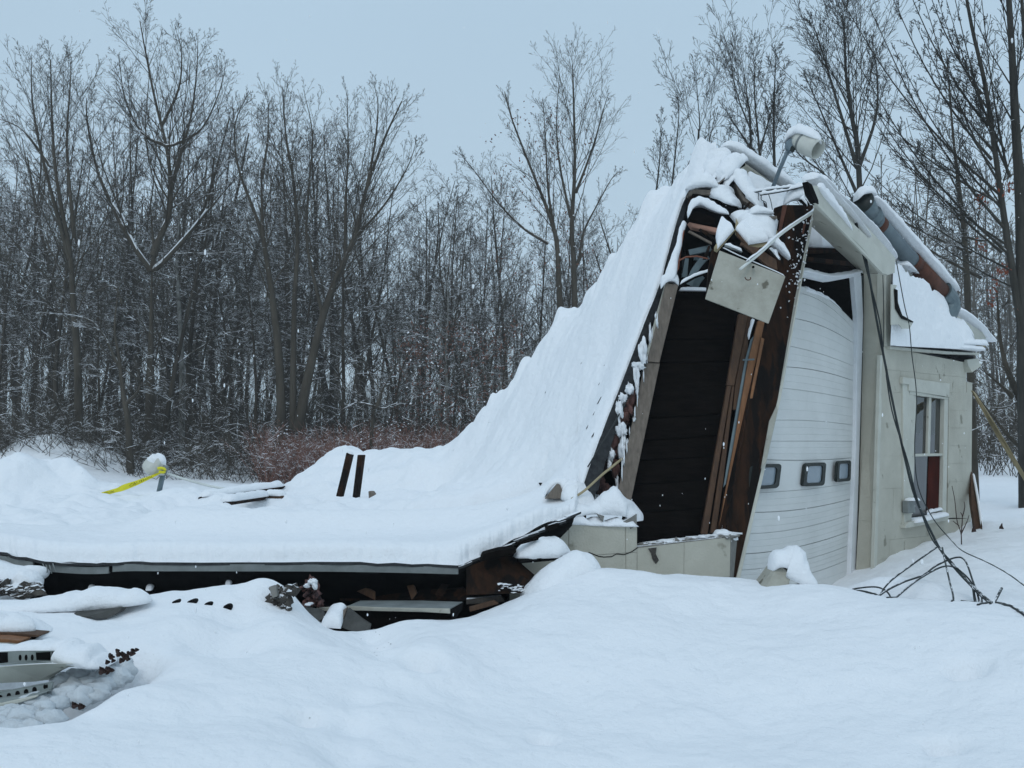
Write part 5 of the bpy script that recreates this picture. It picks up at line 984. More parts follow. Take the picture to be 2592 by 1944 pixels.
for k in range(26): V, Fc = blob(at(*ZA(r.uniform(-60, 520), r.uniform(1030, 1150)), 6.5), [r.uniform(.03, .07), .06, r.uniform(.015, .035)], k + 60, 2, .6); mb.add(V, Fc)
for k in range(8): V, Fc = blob(at(*ZA(r.uniform(0, 130), r.uniform(960, 1050)), 6.5), [r.uniform(.02, .04), .05, r.uniform(.015, .03)], k + 160, 2, .6); mb.add(V, Fc)
mb.build("debris", M['rubble'], ll)

# boards lying inside the black gap
for k, (A, B, w, m) in enumerate([((330, 870, 7.4), (620, 1010, 7.0), .05, 'wood_brown'), ((560, 1000, 7.3), (900, 880, 7.6), .06, 'wood_dark'), ((800, 850, 7.2), (860, 1020, 7.0), .05, 'wood_brown'), ((1100, 860, 7.2), (1000, 1010, 6.95), .05, 'wood_dark'), ((1180, 1040, 6.9), (1420, 1020, 7.0), .04, 'rubble'), ((1200, 1090, 6.8), (1380, 1040, 6.9), .03, 'wood_brown'), ((700, 940, 7.5), (1150, 905, 7.4), .05, 'wood_brown')]):
    A = at(*Z6(*A[:2]), A[2]); B = at(*Z6(*B[:2]), B[2]); d = (B - A) / np.linalg.norm(B - A); s_ = np.cross(d, [0, 1., 0]); s_ /= np.linalg.norm(s_)
    o = MB().prism([A - s_ * w / 2, A + s_ * w / 2, B + s_ * w / 2 - d * .03, B - s_ * w / 2], np.array([0, .05, 0])).build("fallen_board", M[m], None, .003)
    tag(o, "dim board in the black gap under the roof, " + ["left of the insulation", "slanting up behind the cream soffit", "upright behind the soffit board", "at the right end", "low by the dark panel", "lowest by the dark panel", "long and level at the back"][k], "board", "boards inside the black gap")
# ------------------------------------------------------------------ lower left: steel channels, trim, snow clods, leaves
def PB(l): return [at(*ZB(x, y), d) for x, y, d in l]
def holes_channel(top, bot, holes, dY, label, nm="steel_channel", depth=.05):
    """front web with black plates laid on it in place of dark openings"""
    t = thing(nm, label, "metal beam", at(*ZB(*bot[0][:2]), dY))
    poly("web", [at(*ZB(x, y), dY + .02) for x, y in top + bot[::-1]], np.array([0, .012, 0]), M['channel'], t)
    poly("flange", [at(*ZB(x, y), dY + .02) for x, y in top] + [at(*ZB(x, y), dY + .02 + depth) for x, y in top[::-1]], np.array([0, 0, .004]), M['channel'], t, .001)
    poly("flange", [at(*ZB(x, y), dY - .03) for x, y in bot] + [at(*ZB(x, y), dY + .02) for x, y in bot[::-1]], np.array([0, 0, -.004]), M['channel'], t, .001)
    for h in holes:
        if len(h) == 4 and not isinstance(h[0], tuple):
            x, y, w, hh = h; pts = [(x + w * math.cos(2 * math.pi * k / 16), y + hh * math.sin(2 * math.pi * k / 16)) for k in range(16)]
        else: pts = list(h)
        poly("hole", [at(*ZB(x, y), dY + .0185) for x, y in pts], np.array([0, .004, 0]), M['black'], t, 0)  # black plate stands for the dark inside of an opening
    return t
c1_ = holes_channel([(-600, 290), (0, 285), (300, 272), (600, 274), (915, 270)], [(-600, 460), (0, 450), (300, 430), (600, 412), (925, 405)],
    [(280, 357, 20, 42), (364, 357, 20, 42), (450, 355, 20, 42), ((500, 285), (705, 278), (712, 392), (510, 390)), ((722, 278), (905, 273), (912, 390), (728, 390)), ((-100, 290), (105, 285), (112, 420), (0, 440), (-100, 445))], 4.75, "pale steel channel with slots and square openings under snow at the left edge")
snow_ridge("snow_cap", PB([(-600, 265, 4.9), (100, 250, 4.9), (300, 248, 4.9), (600, 245, 4.9), (920, 262, 4.88), (1150, 330, 4.85), (1400, 400, 4.85)]), [.16, .18, .2, .2, .2, .12], [.03, .025, .035, .05, .055, .04, .02], c1_, lump=.4)
snow_ridge("snow_cap", PB([(860, 350, 4.82), (1050, 360, 4.8), (1250, 395, 4.8), (1420, 430, 4.8), (1560, 440, 4.8)]), [.2, .26, .26, .2], [.06, .08, .07, .05, .02], c1_, lump=.35)
tr_ = poly("curved_trim", PB([(-600, 500, 4.62), (0, 488, 4.62), (300, 462, 4.62), (640, 445, 4.63), (1000, 447, 4.66), (1390, 468, 4.75), (1250, 480, 4.76), (960, 490, 4.78), (860, 540, 4.8), (770, 600, 4.8), (740, 665, 4.8), (500, 690, 4.75), (0, 712, 4.68), (-600, 715, 4.66)]), np.array([0, .01, 0]), M['cream_trim'], None); tag(tr_, "curved cream trim board just below the pale steel channel at left", "trim")
c2_ = holes_channel([(-600, 860), (0, 845), (280, 790), (555, 748), (740, 700)], [(-600, 1010), (0, 985), (280, 930), (540, 870), (725, 800)],
    [(5, 925, 30, 46), (124, 898, 32, 46), (245, 867, 32, 46), (365, 842, 32, 46), (482, 812, 32, 46), (625, 765, 20, 32), (655, 758, 14, 28)], 4.6, "lower steel channel with round holes angled into the snow hollow")
poly("lip", PB([(-600, 1020, 4.55), (0, 1000, 4.55), (520, 885, 4.55), (512, 915, 4.55), (300, 985, 4.55), (0, 1060, 4.55), (-600, 1085, 4.55)]), np.array([0, .02, 0]), M['cream_trim'], c2_)
for lb, pts, m in [("upper brown plank end under snow at the left edge", [(-600, -5, 5.2), (0, 0, 5.2), (280, 18, 5.2), (555, 42, 5.2), (530, 72, 5.2), (250, 60, 5.2), (-600, 35, 5.2)], 'wood_brown'), ("lower brown plank end under snow at the left edge", [(-600, 85, 5.1), (0, 92, 5.1), (290, 122, 5.1), (250, 168, 5.1), (0, 148, 5.1), (-600, 140, 5.1)], 'wood_orange'), ]:
    o = poly("plank_end", PB(pts), np.array([0, .12, 0]), M[m], None); tag(o, lb, "plank", "brown planks at the left edge")
o = poly("recess_shade", PB([(-600, 20, 5.3), (540, 50, 5.3), (480, 100, 5.3), (-600, 110, 5.3)]), np.array([0, .03, 0]), M['black'], None); tag(o, "black sheet put in for the shade between the two brown plank ends", "shade sheet")  # black sheet added as the shade between the plank ends
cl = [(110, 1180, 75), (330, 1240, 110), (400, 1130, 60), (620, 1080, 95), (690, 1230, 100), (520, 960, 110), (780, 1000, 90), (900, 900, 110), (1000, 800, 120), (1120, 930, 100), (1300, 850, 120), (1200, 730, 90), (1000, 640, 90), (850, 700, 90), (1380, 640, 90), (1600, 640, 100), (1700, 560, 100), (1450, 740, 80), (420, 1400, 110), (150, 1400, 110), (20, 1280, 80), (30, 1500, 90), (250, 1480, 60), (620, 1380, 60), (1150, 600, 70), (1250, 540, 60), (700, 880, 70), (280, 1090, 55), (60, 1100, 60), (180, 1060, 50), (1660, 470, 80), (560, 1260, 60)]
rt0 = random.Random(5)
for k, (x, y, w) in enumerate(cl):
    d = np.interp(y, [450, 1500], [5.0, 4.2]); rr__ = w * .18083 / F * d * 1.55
    V, Fc = blob(at(*ZB(x, y), d), [rr__ * rt0.uniform(1.0, 1.5), rr__, rr__ * rt0.uniform(.65, 1.0)], k + 700, 3, .34); o = MB().add(V, Fc).build("snow_clod", M['old_shaded_snow'], None, 0, True)
    tag(o, "rounded clod of old snow, greyed for the shade of the hollow below the channels", "snow clod", "snow clods in the hollow")
def leaf(label, c, s, seed, grp="dead leaves on the snow"):
    r = random.Random(seed); n = 15; d = c[2]; pts = []
    for k in range(n):
        a = 2 * math.pi * k / n; q = s * (1. if k % 5 == 0 else .66 if k % 5 in (2, 3) else .8) * r.uniform(.8, 1.15); pts.append(at(*ZB(c[0] + q * math.cos(a), c[1] + q * .9 * math.sin(a)), d + .01 * math.sin(k * 2.1)))
    o = MB().prism(pts, np.array([0, .004, 0])).build("dead_leaf", M['leaf_dead'], None); tag(o, label, "leaf", grp)
leaf("large brown leaf hanging off the end of the curved trim", (1430, 545, 4.6), 75, 1); leaf("brown leaf folded beside the one hanging off the trim", (1520, 535, 4.62), 75, 2)
leaf("brown leaf on the lip of the snow hollow, lower of all", (1040, 1030, 4.25), 65, 3); leaf("brown leaf overlapping the lowest leaf in the hollow", (1140, 1045, 4.25), 68, 4)
for k, (x, y, s) in enumerate([(1540, 325, 40), (1640, 260, 40), (1720, 310, 50), (1740, 340, 55), (1800, 300, 45), (1860, 260, 45), (1910, 250, 40), (1580, 400, 40), (1790, 380, 40)]): leaf("crumpled brown leaf in the cluster at the top rim of the hollow", (x, y, 4.7), s, k + 10, "leaf cluster at the hollow rim")

# ------------------------------------------------------------------ more small wreckage
def shard(label, A, B, w, t, m, nm="splinter", grp=None, cap=0., zz=Z1, cat="splinter"):
    A = at(*zz(*A[:2]), A[2]); B = at(*zz(*B[:2]), B[2]); d = nrm_(B - A); s_ = np.cross(d, [0, 1., 0]); s_ /= np.linalg.norm(s_)
    k = random.Random(int(A[0] * 999)); pts = [A - s_ * w / 2, A + s_ * w / 2 + d * w * k.uniform(-.5, .8), B + s_ * w / 2 * k.uniform(.3, 1) - d * w * k.uniform(0, 1.5), B - s_ * w / 2 * k.uniform(.2, 1)]
    o = MB().prism(pts, np.array([0, t, 0])).build(nm, M[m], None, .001); tag(o, label, cat, grp)
    if cap: snow_ridge("snow_cap", [A + [0, t / 2, w * .3], (A + B) / 2 + [0, t / 2, w * .3], B + [0, t / 2, w * .2]], w * .9 + t * .6, cap, o, lump=.6)
    return o
def nrm_(v): return v / (np.linalg.norm(v) + 1e-9)
SPL = [((945, 400, 9.05), (880, 470, 9.0), .03, 'black', .02), ((1000, 450, 8.95), (950, 500, 8.9), .03, 'black', .02), ((1020, 640, 8.8), (1060, 560, 8.8), .02, 'wood_dark', .015), ((780, 560, 8.9), (735, 640, 8.9), .02, 'wood_dark', .02),
       ((1000, 520, 8.85), (1110, 430, 8.85), .02, 'wood_grey', .03), ((860, 880, 8.7), (1000, 980, 8.6), .03, 'wood_dark', .0), ((770, 900, 8.75), (960, 1000, 8.6), .02, 'wood_grey', .0), ((1060, 1010, 8.2), (1200, 1065, 8.15), .025, 'fascia_grey', .02),
       ((1190, 1000, 8.25), (1300, 1060, 8.2), .03, 'wood_brown', .0), ((1420, 1040, 8.2), (1500, 1130, 8.15), .03, 'rubble', .03), ((1660, 640, 8.6), (1720, 700, 8.6), .03, 'black', .03), ((1700, 640, 8.65), (1740, 690, 8.65), .025, 'wood_black', .02),
       ((720, 880, 8.75), (700, 1080, 8.65), .012, 'galv', .0), ((745, 1060, 8.6), (715, 1240, 8.5), .01, 'black', .0), ((900, 1120, 8.5), (935, 1010, 8.55), .03, 'wood_dark', .0), ((1250, 690, 8.7), (1215, 730, 8.65), .015, 'wood_dark', .0)]
wh = ["below the roof ridge", "under the curled shingles", "beside the hollow", "at the dark left rim", "crossing the snowy heap", "over the pink plank", "under the pink plank", "behind the hanging panel top", "at the edge of the star-shaped sheet", "beside the curled plank", "on the leaning panel top", "right on the leaning panel top", "in the dark hole", "low in the dark hole", "at the dark edge", "beneath the long snowy board"]
for k, (A, B, w, m, c) in enumerate(SPL): shard("thin splinter of wood or metal " + wh[k], A, B, w, .03, m, cap=c, grp="splinters in the torn peak")
# dark slivers where shingles show through the snow slope, twigs and grit on the snow
for k, (x, y, l) in enumerate([(680, 1183, 22), (549, 1290, 12), (552, 1330, 10), (740, 1330, 30), (725, 1370, 30), (745, 1260, 26), (700, 1420, 24), (765, 1190, 22), (792, 1150, 22), (720, 1450, 26), (640, 1560, 18)]):
    px, py = Z8(x, y); dY = surfY(px, py, 8., 14.) - .015; A = at(px, py, dY); B = at(px + l * .3, py - l * .6, dY + .03); s_ = np.array([.008, 0, .004])
    o = MB().prism([A - s_, A + s_, B + s_ * .4, B - s_ * .4], np.array([0, .02, 0])).build("shingle_sliver", M['shingle'], None); tag(o, "thin dark shingle edge showing through the snow of the steep slope", "shingle", "shingle edges on the slope")
r = random.Random(31); mb = MB()
for k in range(70):
    px, py = r.gauss(950, 30), r.uniform(1590, 1680)
    if k > 45: px, py = r.choice([(1065, 1700), (2450, 1690), (1370, 1890), (770, 1820)]); px += r.gauss(0, 10); py += r.gauss(0, 5)
    for Y_ in np.arange(3.6, 7, .03):
        p = at(px, py, Y_)
        if p[2] <= gh(p[0], p[1]): break
    V, Fc = blob([p[0], p[1], p[2] + .001], [r.uniform(.002, .006), .005, r.uniform(.001, .003)], k, 1, .6); mb.add(V, Fc)
tag(mb.build("grit", M['rubble'], None), "fine dark grit and crumbs lying in the dips of the foreground snow", "grit", kind='stuff')
# long snowy beams and metal pieces at the left edge
b1_ = poly("snowy_beam", PB([(-120, 170, 5.05), (60, 175, 5.05), (240, 195, 5.05), (230, 225, 5.05), (-120, 225, 5.05)]), np.array([0, .15, 0]), M['cream_dirty'], None); tag(b1_, "pale beam end just above the slotted steel channel at the left edge", "beam")
for k, (x, y, s_) in enumerate([(1560, 350, 55), (1660, 310, 60), (1760, 350, 60), (1700, 400, 50), (1500, 420, 45), (1850, 300, 50)]): leaf("dark brown leaf of the clump on the rim of the snow hollow", (x, y, 4.66), s_, k + 30, "leaf cluster at the hollow rim")
# shreds hanging off the eave near its left joint, snow crumbs along the lip
for k, (x, y) in enumerate([(600, 700), (640, 710), (690, 720), (740, 700)]): 
    o = MB().tube(smoothpath([at(*ZA(x, y), 6.82), at(*ZA(x + 20, y + 60), 6.8), at(*ZA(x + 10 + 12 * k, y + 120), 6.8)], 4), .004, 5).build("hanging_shred", M['fascia_grey'], None); tag(o, "thin torn shred dangling from the eave joint at the left", "shred", "shreds at the eave joint")

# ------------------------------------------------------------------ trees
class Segs:
    def __init__(s): s.a = []; s.b = []; s.ra = []; s.rb = []
    def add(s, p, q, r0, r1): s.a.append(p); s.b.append(q); s.ra.append(r0); s.rb.append(r1)
    def mesh(s, name, n):
        A = np.array(s.a); B = np.array(s.b); ra = np.array(s.ra); rb_ = np.array(s.rb); d = B - A; d /= np.linalg.norm(d, axis=1)[:, None] + 1e-9
        up = np.where(np.abs(d[:, 2:3]) < .9, np.array([[0, 0, 1.]]), np.array([[1., 0, 0]])); u = np.cross(d, up); u /= np.linalg.norm(u, axis=1)[:, None]; v = np.cross(u, d)
        V = []
        for k in range(n):
            t = 2 * math.pi * k / n + math.pi / 2 - (math.pi / n if n == 3 else 0) + (math.pi / 3 if n == 3 else 0)
            o = u * math.cos(t) + v * math.sin(t); V.append(A + o * ra[:, None]); 
        for k in range(n):
            t = 2 * math.pi * k / n + math.pi / 2 - (math.pi / n if n == 3 else 0) + (math.pi / 3 if n == 3 else 0)
            o = u * math.cos(t) + v * math.sin(t); V.append(B + o * rb_[:, None])
        V = np.stack(V, 1); m = len(A); base = (np.arange(m) * 2 * n)[:, None]
        Q = np.concatenate([np.stack([base[:, 0] + k, base[:, 0] + (k + 1) % n, base[:, 0] + n + (k + 1) % n, base[:, 0] + n + k], -1)[:, None] for k in range(n)], 1).reshape(-1, 4)
        return fastmesh(name, V.reshape(-1, 3), Q)
def nrm(v): return v / (np.linalg.norm(v) + 1e-9)
def rot_about(d, ang, az):
    a = np.cross(d, [0, 0, 1.]); a = a if np.linalg.norm(a) > .05 else np.cross(d, [1., 0, 0]); a = nrm(a); b = np.cross(d, a)
    return nrm(d * math.cos(ang) + (a * math.cos(az) + b * math.sin(az)) * math.sin(ang))
def limb(TR, CR, rnd, p, d, Ln, r, lvl, pr, path=None):
    """grow one limb; path (list of points) overrides the free growth"""
    spec = pr[lvl]; dst = TR if lvl <= pr['tl'] else CR
    if path is not None:
        pts = smoothpath(path, 4); n = len(pts) - 1; Ln = sum(np.linalg.norm(pts[i + 1] - pts[i]) for i in range(n))
    else:
        n = max(2, int(Ln / spec['seg'])); pts = [np.array(p, float)]
        for i in range(n):
            g = np.array([rnd.gauss(0, 1), rnd.gauss(0, 1), rnd.gauss(0, .7)]) * spec['wig']; d = nrm(d + g + np.array([0, 0, spec['up']])); pts.append(pts[-1] + d * Ln / n)
    tip = max(spec.get('tip', .25) * r, pr['rmin']); rad = lambda t: max(pr['rmin'], r + (tip - r) * t ** spec.get('tp', .7))
    nseg = n
    for i in range(n): dst.add(pts[i], pts[i + 1], rad(i / n), rad((i + 1) / n))
    if lvl + 1 >= pr['levels']: return
    kids = spec['kids'] if path is None or 'pkids' not in spec else spec['pkids']
    nk = max(1, int(round(kids * (Ln / spec['ref'] if spec.get('ref') else 1) * rnd.uniform(.8, 1.2)))); az = rnd.uniform(0, 6.28)
    for k in range(nk):
        t = spec['from'] + (spec.get('to', .98) - spec['from']) * ((k + rnd.random()) / nk); i = min(int(t * n), n - 1); f = t * n - i
        q = pts[i] * (1 - f) + pts[i + 1] * f; dd = nrm(pts[i + 1] - pts[i]); az += 2.4 + rnd.uniform(-.5, .5)
        ang = math.radians(rnd.uniform(*spec['ang'])); nd = rot_about(dd, ang, az)
        if 'bias' in pr and lvl == 0: nd = nrm(nd + np.array(pr['bias']))
        if nd[2] < -.25 and lvl < 2: nd[2] *= .2; nd = nrm(nd)
        sh = spec.get('shape', lambda t: 1 - .65 * t)(t)
        LL = Ln * spec['lr'] * sh * rnd.uniform(.7, 1.2); limb(TR, CR, rnd, q, nd, LL, max(pr['rmin'], min(rad(t) * spec['rr'] * rnd.uniform(.75, 1.05), .0095 * LL + .003)), lvl + 1, pr)
def preset(style, rmin=.0048):
    if style == 'forest':   # tall, narrow, ascending limbs
        return dict(levels=5, tl=0, rmin=rmin, **{}) | {0: dict(seg=.9, wig=.035, up=.03, kids=28, **{'from': .30}, ang=(28, 62), lr=.30, rr=.42, tip=.12, shape=lambda t: 1.15 - .8 * t),
            1: dict(seg=.5, wig=.09, up=.03, kids=8, **{'from': .2}, ang=(25, 50), lr=.48, rr=.55, tip=.3), 2: dict(seg=.34, wig=.06, up=.035, kids=4.2, **{'from': .12}, ang=(22, 48), lr=.58, rr=.6, tip=.4),
            3: dict(seg=.26, wig=.07, up=.03, kids=2.6, **{'from': .12}, ang=(22, 48), lr=.62, rr=.75, tip=.6), 4: dict(seg=.28, wig=.08, up=.02, kids=0, **{'from': .2}, ang=(20, 40), lr=.5, rr=.7)}
    if style == 'spread':
        d = preset('forest', rmin); d[0] = dict(seg=.8, wig=.05, up=.02, kids=16, **{'from': .25}, ang=(35, 75), lr=.42, rr=.5, tip=.15, shape=lambda t: 1.1 - .75 * t); d[1] = dict(d[1], kids=8, wig=.11); return d
    if style == 'whip':
        d = preset('forest', rmin); d['levels'] = 5; d[0] = dict(seg=.8, wig=.03, up=.03, kids=26, **{'from': .15}, ang=(18, 42), lr=.42, rr=.35, tip=.1, shape=lambda t: 1.1 - .85 * t); d[1] = dict(d[1], kids=9, ang=(18, 40), lr=.40, wig=.06, up=.03); d[2] = dict(d[2], kids=4); d[3] = dict(d[3], kids=2.2); return d
    if style == 'far':
        d = preset('forest', rmin); d['levels'] = 4; d[0] = dict(d[0], kids=18); d[1] = dict(d[1], kids=6); d[2] = dict(d[2], kids=3.2); return d
def tree_meshes(style, H, r0, seed, tm, cm, levels=None, rmin=.0048):
    TR, CR = Segs(), Segs(); rnd = random.Random(seed); pr = preset(style, rmin)
    if levels: pr['levels'] = levels
    limb(TR, CR, rnd, (0, 0, -.6), nrm(np.array([rnd.gauss(0, .03), rnd.gauss(0, .03), 1.])), H, r0, 0, pr)
    a = TR.mesh("trunk", 8); b = CR.mesh("crown", 3); a.materials.append(M[tm]); b.materials.append(M[cm]); return a, b
def plant_tree(me, loc, rz, sc, nm, label, group, cat="tree"):
    r = thing(nm, label, cat, loc, group); r.rotation_euler = (0, 0, rz); r.scale = (sc, sc, sc)
    for n_, m_ in zip(("trunk", "crown"), me): o = bpy.data.objects.new(n_, m_); COL.objects.link(o); o.parent = r
    return r
rt = random.Random(11)
VAR = [tree_meshes('forest', 13.5, .15, 1, 'bark', 'bark'), tree_meshes('forest', 13, .12, 2, 'bark', 'bark'), tree_meshes('spread', 11.5, .16, 3, 'bark', 'bark'), tree_meshes('whip', 12.5, .11, 4, 'bark', 'bark'),
       tree_meshes('spread', 9, .10, 5, 'bark', 'bark'), tree_meshes('forest', 10.5, .09, 6, 'bark', 'bark')]
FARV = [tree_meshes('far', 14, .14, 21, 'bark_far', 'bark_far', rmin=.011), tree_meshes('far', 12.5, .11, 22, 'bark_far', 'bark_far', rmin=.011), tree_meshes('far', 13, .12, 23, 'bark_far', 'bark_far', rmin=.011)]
def gloc(px, Y, dz=0.): x = (px - 1296) / F * Y; return (x, Y, gh(x, Y) + dz)
def top_at(px, y): return np.interp(px, [0, 100, 200, 300, 420, 520, 600, 700, 850, 980, 1040, 1100, 1180, 1250, 1500, 1560, 1640, 1900, 2100, 2592], [230, 170, 190, 130, 110, 160, 260, 240, 230, 300, 400, 430, 440, 400, 430, 560, 420, 330, 250, 200])
# scattered trees of the wood: front rows near the clearing, back rows further in
def place_rows(n, Y0, Y1, x0, x1, var, frac, label, grp, nm, jitter=.16):
    for k in range(n):
        px = x0 + (x1 - x0) * (k + rt.random()) / n; Y = rt.uniform(Y0, Y1); H = None
        i = rt.randrange(len(var)); loc = gloc(px, Y, -.1)
        want = CAMZ + (1130 - top_at(px, 0)) / F * Y; h = (want - loc[2]) * rt.uniform(frac - jitter, frac); base = [13.5, 13, 11.5, 12.5, 9, 10.5][i] if var is VAR else [14, 12.5, 13][i]
        plant_tree(var[i], loc, rt.uniform(0, 6.28), max(.35, h / (base * .98)), nm, label, grp)
place_rows(26, 29, 36, -120, 1290, VAR, .92, "bare tree in the front rank of the snowy wood", "front rank of bare trees", "bare_tree", .45)
place_rows(56, 36, 46, -150, 1900, VAR, .98, "bare tree inside the wood behind the front rank", "bare trees inside the wood", "bare_tree", .30)
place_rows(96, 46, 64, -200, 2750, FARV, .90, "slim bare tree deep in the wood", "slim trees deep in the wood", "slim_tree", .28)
place_rows(14, 38, 50, 2150, 2750, VAR, .45, "bare tree of the low wood seen to the right of the building", "low wood right of the building", "bare_tree", .2)
place_rows(16, 34, 60, 2800, 6200, FARV, .95, "slim bare tree of the wood far off to the right", "wood off to the right", "slim_tree", .2)
# hero trees drawn from the photograph
def hero(nm, label, Y, limbs, style='spread', seed=0, grp=None, tm='bark', cm='bark', z=Z7, levels=5, rmin=.0048, kids=None, bias=None, root=None, thin=1.):
    """limbs: list of (points in zoom coords [x, y(, dY)], r0)"""
    TR, CR = Segs(), Segs(); rnd = random.Random(seed); pr = preset(style, rmin); pr['levels'] = levels; pr['tl'] = 0
    if bias: pr['bias'] = bias
    pr[1] = dict(pr[1], kids=pr[1]['kids'] * thin); pr[2] = dict(pr[2], kids=pr[2]['kids'] * thin)
    base = limbs[0][0][0]; b3 = at(*z(base[0], base[1]), Y); b3[2] = gh(b3[0], b3[1])
    for k, (pts, r0, kd, fr) in enumerate(limbs):
        P_ = [at(*z(p[0], p[1]), Y + (p[2] if len(p) > 2 else 0)) - b3 for p in pts]
        if k == 0: P_[0][2] = -.5
        q = dict(pr); s = dict(q[0]); s['shape'] = (lambda t: 1.2 - 1.02 * t); s['kids'] = kd; s['from'] = fr; s['tip'] = .10; s['lr'] = s.get('hlr', .34); q[0] = s
        if kids: q[0] = dict(q[0], **kids)
        limb(TR, CR, rnd, None, None, 0, r0, 0, q, path=P_)
    root = thing(nm, label, "tree", b3, grp)
    for n_, s_, k_, m_ in (("trunk", TR, 9, tm), ("crown", CR, 3, cm)):
        o = bpy.data.objects.new(n_, s_.mesh(n_, k_)); o.data.materials.append(M[m_]); COL.objects.link(o); o.parent = root
    return root
hero("forked_tree", "tallest dark tree at left, its trunk forking wide with snow in the crotch", 28, [
    ([(505, 1530), (505, 1300), (508, 1100), (510, 912)], .20, 8, .25), ([(510, 912), (465, 850), (400, 740), (330, 580), (295, 420), (290, 330)], .11, 20, .25), ([(510, 905), (518, 850), (512, 780), (505, 680)], .09, 5, .4),
    ([(516, 860), (535, 800), (565, 730), (575, 640), (560, 500), (520, 330), (490, 180), (470, 70)], .12, 30, .2), ([(512, 912), (560, 870), (640, 780), (715, 690), (790, 600)], .10, 16, .3), ([(560, 490), (600, 480), (680, 430), (740, 300), (760, 200)], .06, 14, .2),
    ([(575, 640), (600, 540), (640, 400), (660, 250), (665, 130)], .07, 18, .2), ([(560, 490), (480, 450), (420, 330), (400, 190)], .06, 16, .2), ([(545, 420), (600, 300), (610, 180), (590, 95)], .05, 12, .2)], seed=5, rmin=.0034, thin=.8, kids=dict(lr=.62, ang=(22, 50)))
ft = bpy.data.objects["forked_tree"]
def sn_on(pts, Y, w, h, z=Z7): snow_ridge("snow_cap", [at(*z(x, y), Y) + np.array([0, -.02, w * .35]) for x, y in pts], w, h, ft, lump=.3)
sn_on([(436, 790), (465, 848), (508, 908)], 28, .09, .04); sn_on([(512, 908), (560, 866), (640, 778), (700, 705)], 28, .09, .045); sn_on([(524, 815), (548, 768), (566, 725)], 28, .1, .05); sn_on([(420, 745), (380, 690)], 28, .1, .05)
hero("leaning_tree", "dark tree with four tall stems rising in a V above the red shrubs", 27.5, [
    ([(955, 1470), (940, 1250), (915, 1000), (885, 800), (880, 700), (878, 570)], .17, 16, .35), ([(1000, 1450), (1030, 1290), (1075, 1100), (1120, 960), (1190, 800), (1230, 640), (1290, 470), (1350, 340)], .17, 34, .35),
    ([(985, 1440), (985, 1250), (990, 1000), (1000, 800), (985, 600), (960, 450), (950, 300)], .12, 24, .4), ([(1085, 1060), (1060, 960), (1030, 800), (1040, 600), (1050, 450), (1020, 300)], .07, 18, .3), ([(1160, 870), (1160, 700), (1170, 500), (1165, 300)], .06, 18, .3),
    ([(885, 800), (850, 700), (800, 560), (790, 420), (830, 320)], .07, 18, .3), ([(1230, 640), (1260, 480), (1270, 350), (1255, 280)], .05, 12, .2), ([(1190, 800), (1290, 690), (1370, 560), (1400, 470)], .05, 14, .3), ([(880, 600), (900, 460), (900, 320)], .05, 12, .2)], style='whip', seed=8, levels=5, rmin=.0034, thin=.75, kids=dict(lr=.46, ang=(14, 38)))
hero("leafy_tree", "tree with a few clinging brown leaves standing alone above the snow slope", 30, [
    ([(655, 1010), (655, 900), (645, 700), (655, 500), (655, 350), (650, 160), (648, 90)], .12, 34, .35), ([(605, 1010), (598, 900), (590, 740), (555, 620), (500, 480), (430, 300), (400, 190)], .12, 30, .35), ([(560, 745), (470, 690), (380, 600), (290, 480), (235, 415)], .06, 20, .25),
    ([(672, 800), (690, 700), (740, 600), (790, 510), (820, 480)], .05, 14, .2), ([(590, 740), (560, 560), (550, 380), (540, 220)], .06, 20, .3), ([(660, 560), (720, 400), (760, 260), (775, 210)], .05, 16, .2), ([(640, 650), (600, 450), (590, 300), (600, 130)], .05, 16, .2), ([(680, 780), (655, 860), (668, 960)], .08, 3, .3)], style='whip', seed=9, levels=5, rmin=.0032, thin=.75, z=Z8, kids=dict(lr=.36, ang=(16, 40)))
hero("forked_sapling", "small forked dark sapling leaning above the red shrubs", 25.5, [
    ([(870, 1130), (895, 980), (935, 850)], .09, 3, .4), ([(935, 850), (985, 700), (1060, 560), (1160, 380)], .05, 7, .3), ([(925, 860), (980, 720), (870, 540), (795, 350)], .035, 6, .3), ([(930, 850), (840, 820), (740, 810), (620, 870), (520, 960)], .035, 6, .3), ([(930, 850), (1010, 860), (1100, 820), (1210, 815)], .03, 6, .3)], seed=12, z=ZG, levels=4, kids=dict(lr=.28))
hero("left_tree", "dark bare tree with low snowy limbs near the left edge", 27, [
    ([(265, 1500), (262, 1250), (245, 1000), (235, 850), (190, 600), (175, 400), (170, 200)], .14, 30, .25), ([(235, 870), (150, 560), (110, 350), (105, 180)], .07, 22, .3), ([(250, 800), (225, 500), (235, 300), (240, 190)], .06, 18, .3), ([(170, 560), (80, 440), (0, 400)], .05, 12, .2)], style='whip', seed=15, levels=5, rmin=.0034, thin=.75, kids=dict(lr=.5, ang=(18, 48)))
hero("low_tree", "short snowy-limbed tree standing left of the yellow tape lamp", 26, [
    ([(445, 1560), (430, 1420), (415, 1330), (400, 1200), (385, 1100), (400, 960)], .12, 10, .3), ([(420, 1360), (470, 1300), (450, 1200)], .06, 6, .2), ([(405, 1240), (330, 1100), (250, 1060), (130, 1050)], .05, 8, .2), ([(410, 1020), (380, 960), (300, 985), (190, 985)], .04, 7, .2)], seed=16, kids=dict(lr=.3))
hero("birch_tree", "pale slender tree with whitish bark among the dark trunks at left", 31, [([(610, 1520), (612, 1250), (600, 1000), (595, 850), (610, 650)], .13, 10, .5)], seed=18, tm='bark_birch', levels=4)
